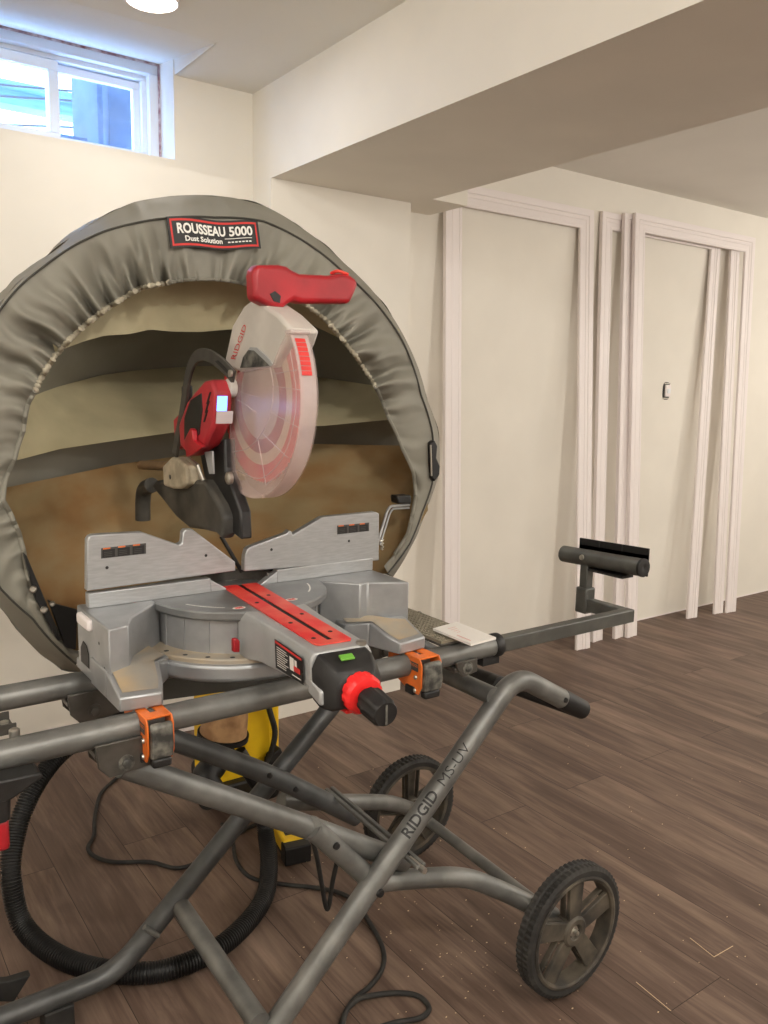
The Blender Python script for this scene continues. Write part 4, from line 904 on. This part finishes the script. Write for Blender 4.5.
MB().prism([at_y(*p, 2.03) for p in ((270, 756), (281, 748), (286, 760), (278, 775), (268, 772))], (0, .06, 0)).build('latch', M['black'], vc, bevel=.004)
for x, y in ((at_z(224, 806, 0).x, at_z(224, 806, 0).y), (at_z(180, 788, 0).x+.02, 2.16), (xr-.03, 2.25)):
    cs = MB().lathe([(0, -.012), (.026, -.012), (.028, 0), (.026, .012), (0, .012)], (x, y, .028), (.4, 1, 0), 24).build('caster', M['rubber'], vc, bevel=.001)
    MB().box((x-.012, y-.01, .03), (x+.012, y+.02, .06)).build('caster_fork', M['black'], cs, bevel=.003)
# ribbed hose
HS = [at_y(100, 735, 2.0), at_y(78, 741, 2.0), at_y(55, 759, 1.98), at_y(33, 790, 1.94), at_y(17, 830, 1.9), at_y(11, 875, 1.85)]
HS += [at_z(23, 925, .06), at_z(60, 957, .026), at_z(115, 972, .024), at_z(170, 969, .024), at_z(225, 943, .024), at_z(262, 902, .026), at_z(269, 865, .04), at_y(266, 835, 1.83), at_y(262, 812, 1.86), at_y(258, 795, 1.90)]
hp_ = smooth_path(HS, 60)
L = 0; dist = [0]
for a, c in zip(hp_, hp_[1:]): L += (c-a).length; dist.append(L)
N = int(L/.0016); rs = []; j = 0
for i in range(N+1):
    d = L*i/N
    while j < len(dist)-2 and dist[j+1] < d: j += 1
    u = (d-dist[j])/max(dist[j+1]-dist[j], 1e-9); rs.append(hp_[j].lerp(hp_[j+1], u))
ho = MB().tube(rs, .022, 20, rfun=lambda i: .0225 if i % 4 < 2 else .0188).build('vacuum_hose', M['hose'], None, ang=40)
tag(ho, 'thick black ribbed vacuum hose looping over the floor under the stand', 'hose')
# small yellow tool
yt = empty('yellow_tool', at_z(292, 852, 0), 'small yellow and black tool lying on the floor under the crossed legs', 'tool')
T0 = at_z(297, 862, .0); ax = (at_z(276, 826, .0)-T0).normalized(); ay = Vector((ax.y, -ax.x, 0))
Rm = Matrix(((ax.x, ay.x, 0, T0.x), (ax.y, ay.y, 0, T0.y), (0, 0, 1, 0), (0, 0, 0, 1)))
MB().box((.02, -.032, .012), (.22, .03, .055), Rm).build('housing', M['yellow'], yt, bevel=.006)
MB().box((-.012, -.036, .0), (.03, .036, .05), Rm).box((.0, -.03, .0), (.21, .028, .014), Rm).build('battery_base', M['black'], yt, bevel=.004)
MB().box((.045, -.018, .0545), (.07, .014, .0562), Rm).box((.10, -.02, .0545), (.118, .03, .0562), Rm).build('recess', M['black'], yt, smooth=False)
# cords
CORDS = []
def cord(nm, pts, r, lab):
    CORDS.extend(smooth_path(pts, 10))
    o = MB().tube(smooth_path(pts, 10), r, 10).build(nm, M['rubber'], None, ang=180); return tag(o, lab, 'power cord')
def fz(x, y, z=.006): return at_z(x, y, z)
cord('power_cord', [fz(140, 757), fz(124, 772), fz(102, 792), fz(95, 815), fz(94, 835), fz(88, 848), fz(96, 857), fz(115, 862), fz(150, 862), fz(176, 868), fz(198, 862), fz(218, 848), fz(238, 834), fz(248, 828), fz(258, 823), fz(268, 812)], .0055, 'black power cord curving over the floor inside the loop of the ribbed hose')
cord('power_cord', [fz(222, 824), fz(229, 833, .02), fz(233, 843, .02), fz(236, 860), fz(246, 874), fz(262, 881), fz(290, 885), fz(314, 887.5), fz(340, 893), fz(358, 904), fz(368, 920), fz(382, 946), fz(383, 966), fz(372, 984), fz(352, 1002), fz(341, 1024), fz(336, 1046), fz(340, 1040, .014), fz(345, 1014, .018), fz(353, 1003, .018), fz(364, 997, .012), fz(395, 993), fz(418, 996), fz(429, 1008), fz(420, 1018), fz(394, 1023), fz(360, 1034)], .0055, 'black power cord trailing along the floor towards the front under the handle leg')
pc = [at_y(312, 838, 1.35), at_y(317, 858, 1.36), at_y(321, 880, 1.37), at_y(326, 907, 1.38), at_y(329, 905, 1.38), at_y(332, 885, 1.37), at_y(336, 866, 1.36), at_y(339, 850, 1.35)]
cord('hanging_cord', pc, .005, 'black cord loop hanging down from the inner legs of the stand')

# loose sawdust flakes on the floor
fl = MB(); rr = random.Random(9)
for k in range(230):
    px, py = rr.uniform(250, 760), rr.uniform(700, 1020)
    if rr.random() < .5: px, py = rr.gauss(430, 90), rr.gauss(950, 60)
    p = at_z(px, py, .0008)
    if p.y < .3 or p.y > 2.7 or min((p-q).length for q in CORDS) < .02: continue
    s_ = rr.uniform(.0008, .0028); a = rr.uniform(0, PI)
    fl.prism([p+Vector((s_*math.cos(a+t), s_*.6*math.sin(a+t), 0)) for t in (0, 1.5, 2.9, 4.4)], (0, 0, .0008))
for a, b in (((690, 938), (714, 957)), ((714, 957), (733, 946)), ((636, 982), (671, 1011))):
    A, B = at_z(*a, .0006), at_z(*b, .0006); w = (B-A).normalized().cross(Vector((0, 0, 1)))*.0007; fl.prism([A-w, A+w, B+w, B-w], (0, 0, .0005))
tag(fl.build('sawdust', M['dust'], smooth=False), 'scattered pale sawdust flakes on the brown floor', 'sawdust', kind='stuff')

# ================================================================== LIGHT
def lamp(x, y, w, z=.13, col=(1, .955, .885)):  # unseen point lamps without fixtures
    d = bpy.data.lights.new('unseen_lamp', 'POINT'); d.shadow_soft_size = .055; d.energy = w; d.color = col
    o = bpy.data.objects.new('unseen_lamp', d); COL.objects.link(o); o.location = (x, y, ZC-z); return o
d = bpy.data.lights.new('pot_lamp', 'AREA'); d.shape = 'DISK'; d.size = .12; d.energy = 2.5; d.color = (1, .948, .89)
o = bpy.data.objects.new('pot_lamp', d); COL.objects.link(o); o.location = LC-Vector((0, 0, .012))
for x, y, w, z in ((-1.2, 1.2, 10, .3), (-.9, .2, 26, .13), (.5, -.5, 40, .13), (-1.0, -2.2, 26, .13), (.6, -2.4, 18, .13), (.6, -4.2, 24, .13),  # rear ones added to light the hood interior
                   (5.3, 1.35, 26, .4), (5.0, -.2, 24, .4), (3.0, .2, 26, .4), (3.2, -1.6, 30, .4), (5.2, -1.8, 24, .4), (3.4, -3.8, 26, .4)):  # these hang well below the ceiling to brighten it
    lamp(x, y, w, z)
ld = bpy.data.lights.new('work_light_beam', 'SPOT'); ld.energy = .05; ld.color = (.35, .45, 1); ld.spot_size = 1.6; ld.shadow_soft_size = .01
lo = bpy.data.objects.new('work_light_beam', ld); COL.objects.link(lo); lo.location = at_x(224, 407, .57); lo.rotation_euler = Vector((.5, -.55, -.35)).to_track_quat('-Z', 'Y').to_euler()
W = bpy.data.worlds.new('sky'); SC.world = W; W.use_nodes = True; nt = W.node_tree
bg = nt.nodes['Background']; bg.inputs[0].default_value = (.28, .50, 1.0, 1); bg.inputs[1].default_value = 17.0

SC.view_settings.view_transform = 'Standard'; SC.view_settings.look = 'None'; SC.view_settings.gamma = 1.0
SC.view_settings.use_curve_mapping = False; SC.view_settings.exposure = 0.2
SC.cycles.use_denoising = True; SC.cycles.max_bounces = 10; SC.cycles.diffuse_bounces = 5; SC.cycles.transparent_max_bounces = 16
SC.cycles.sample_clamp_indirect = 6.0
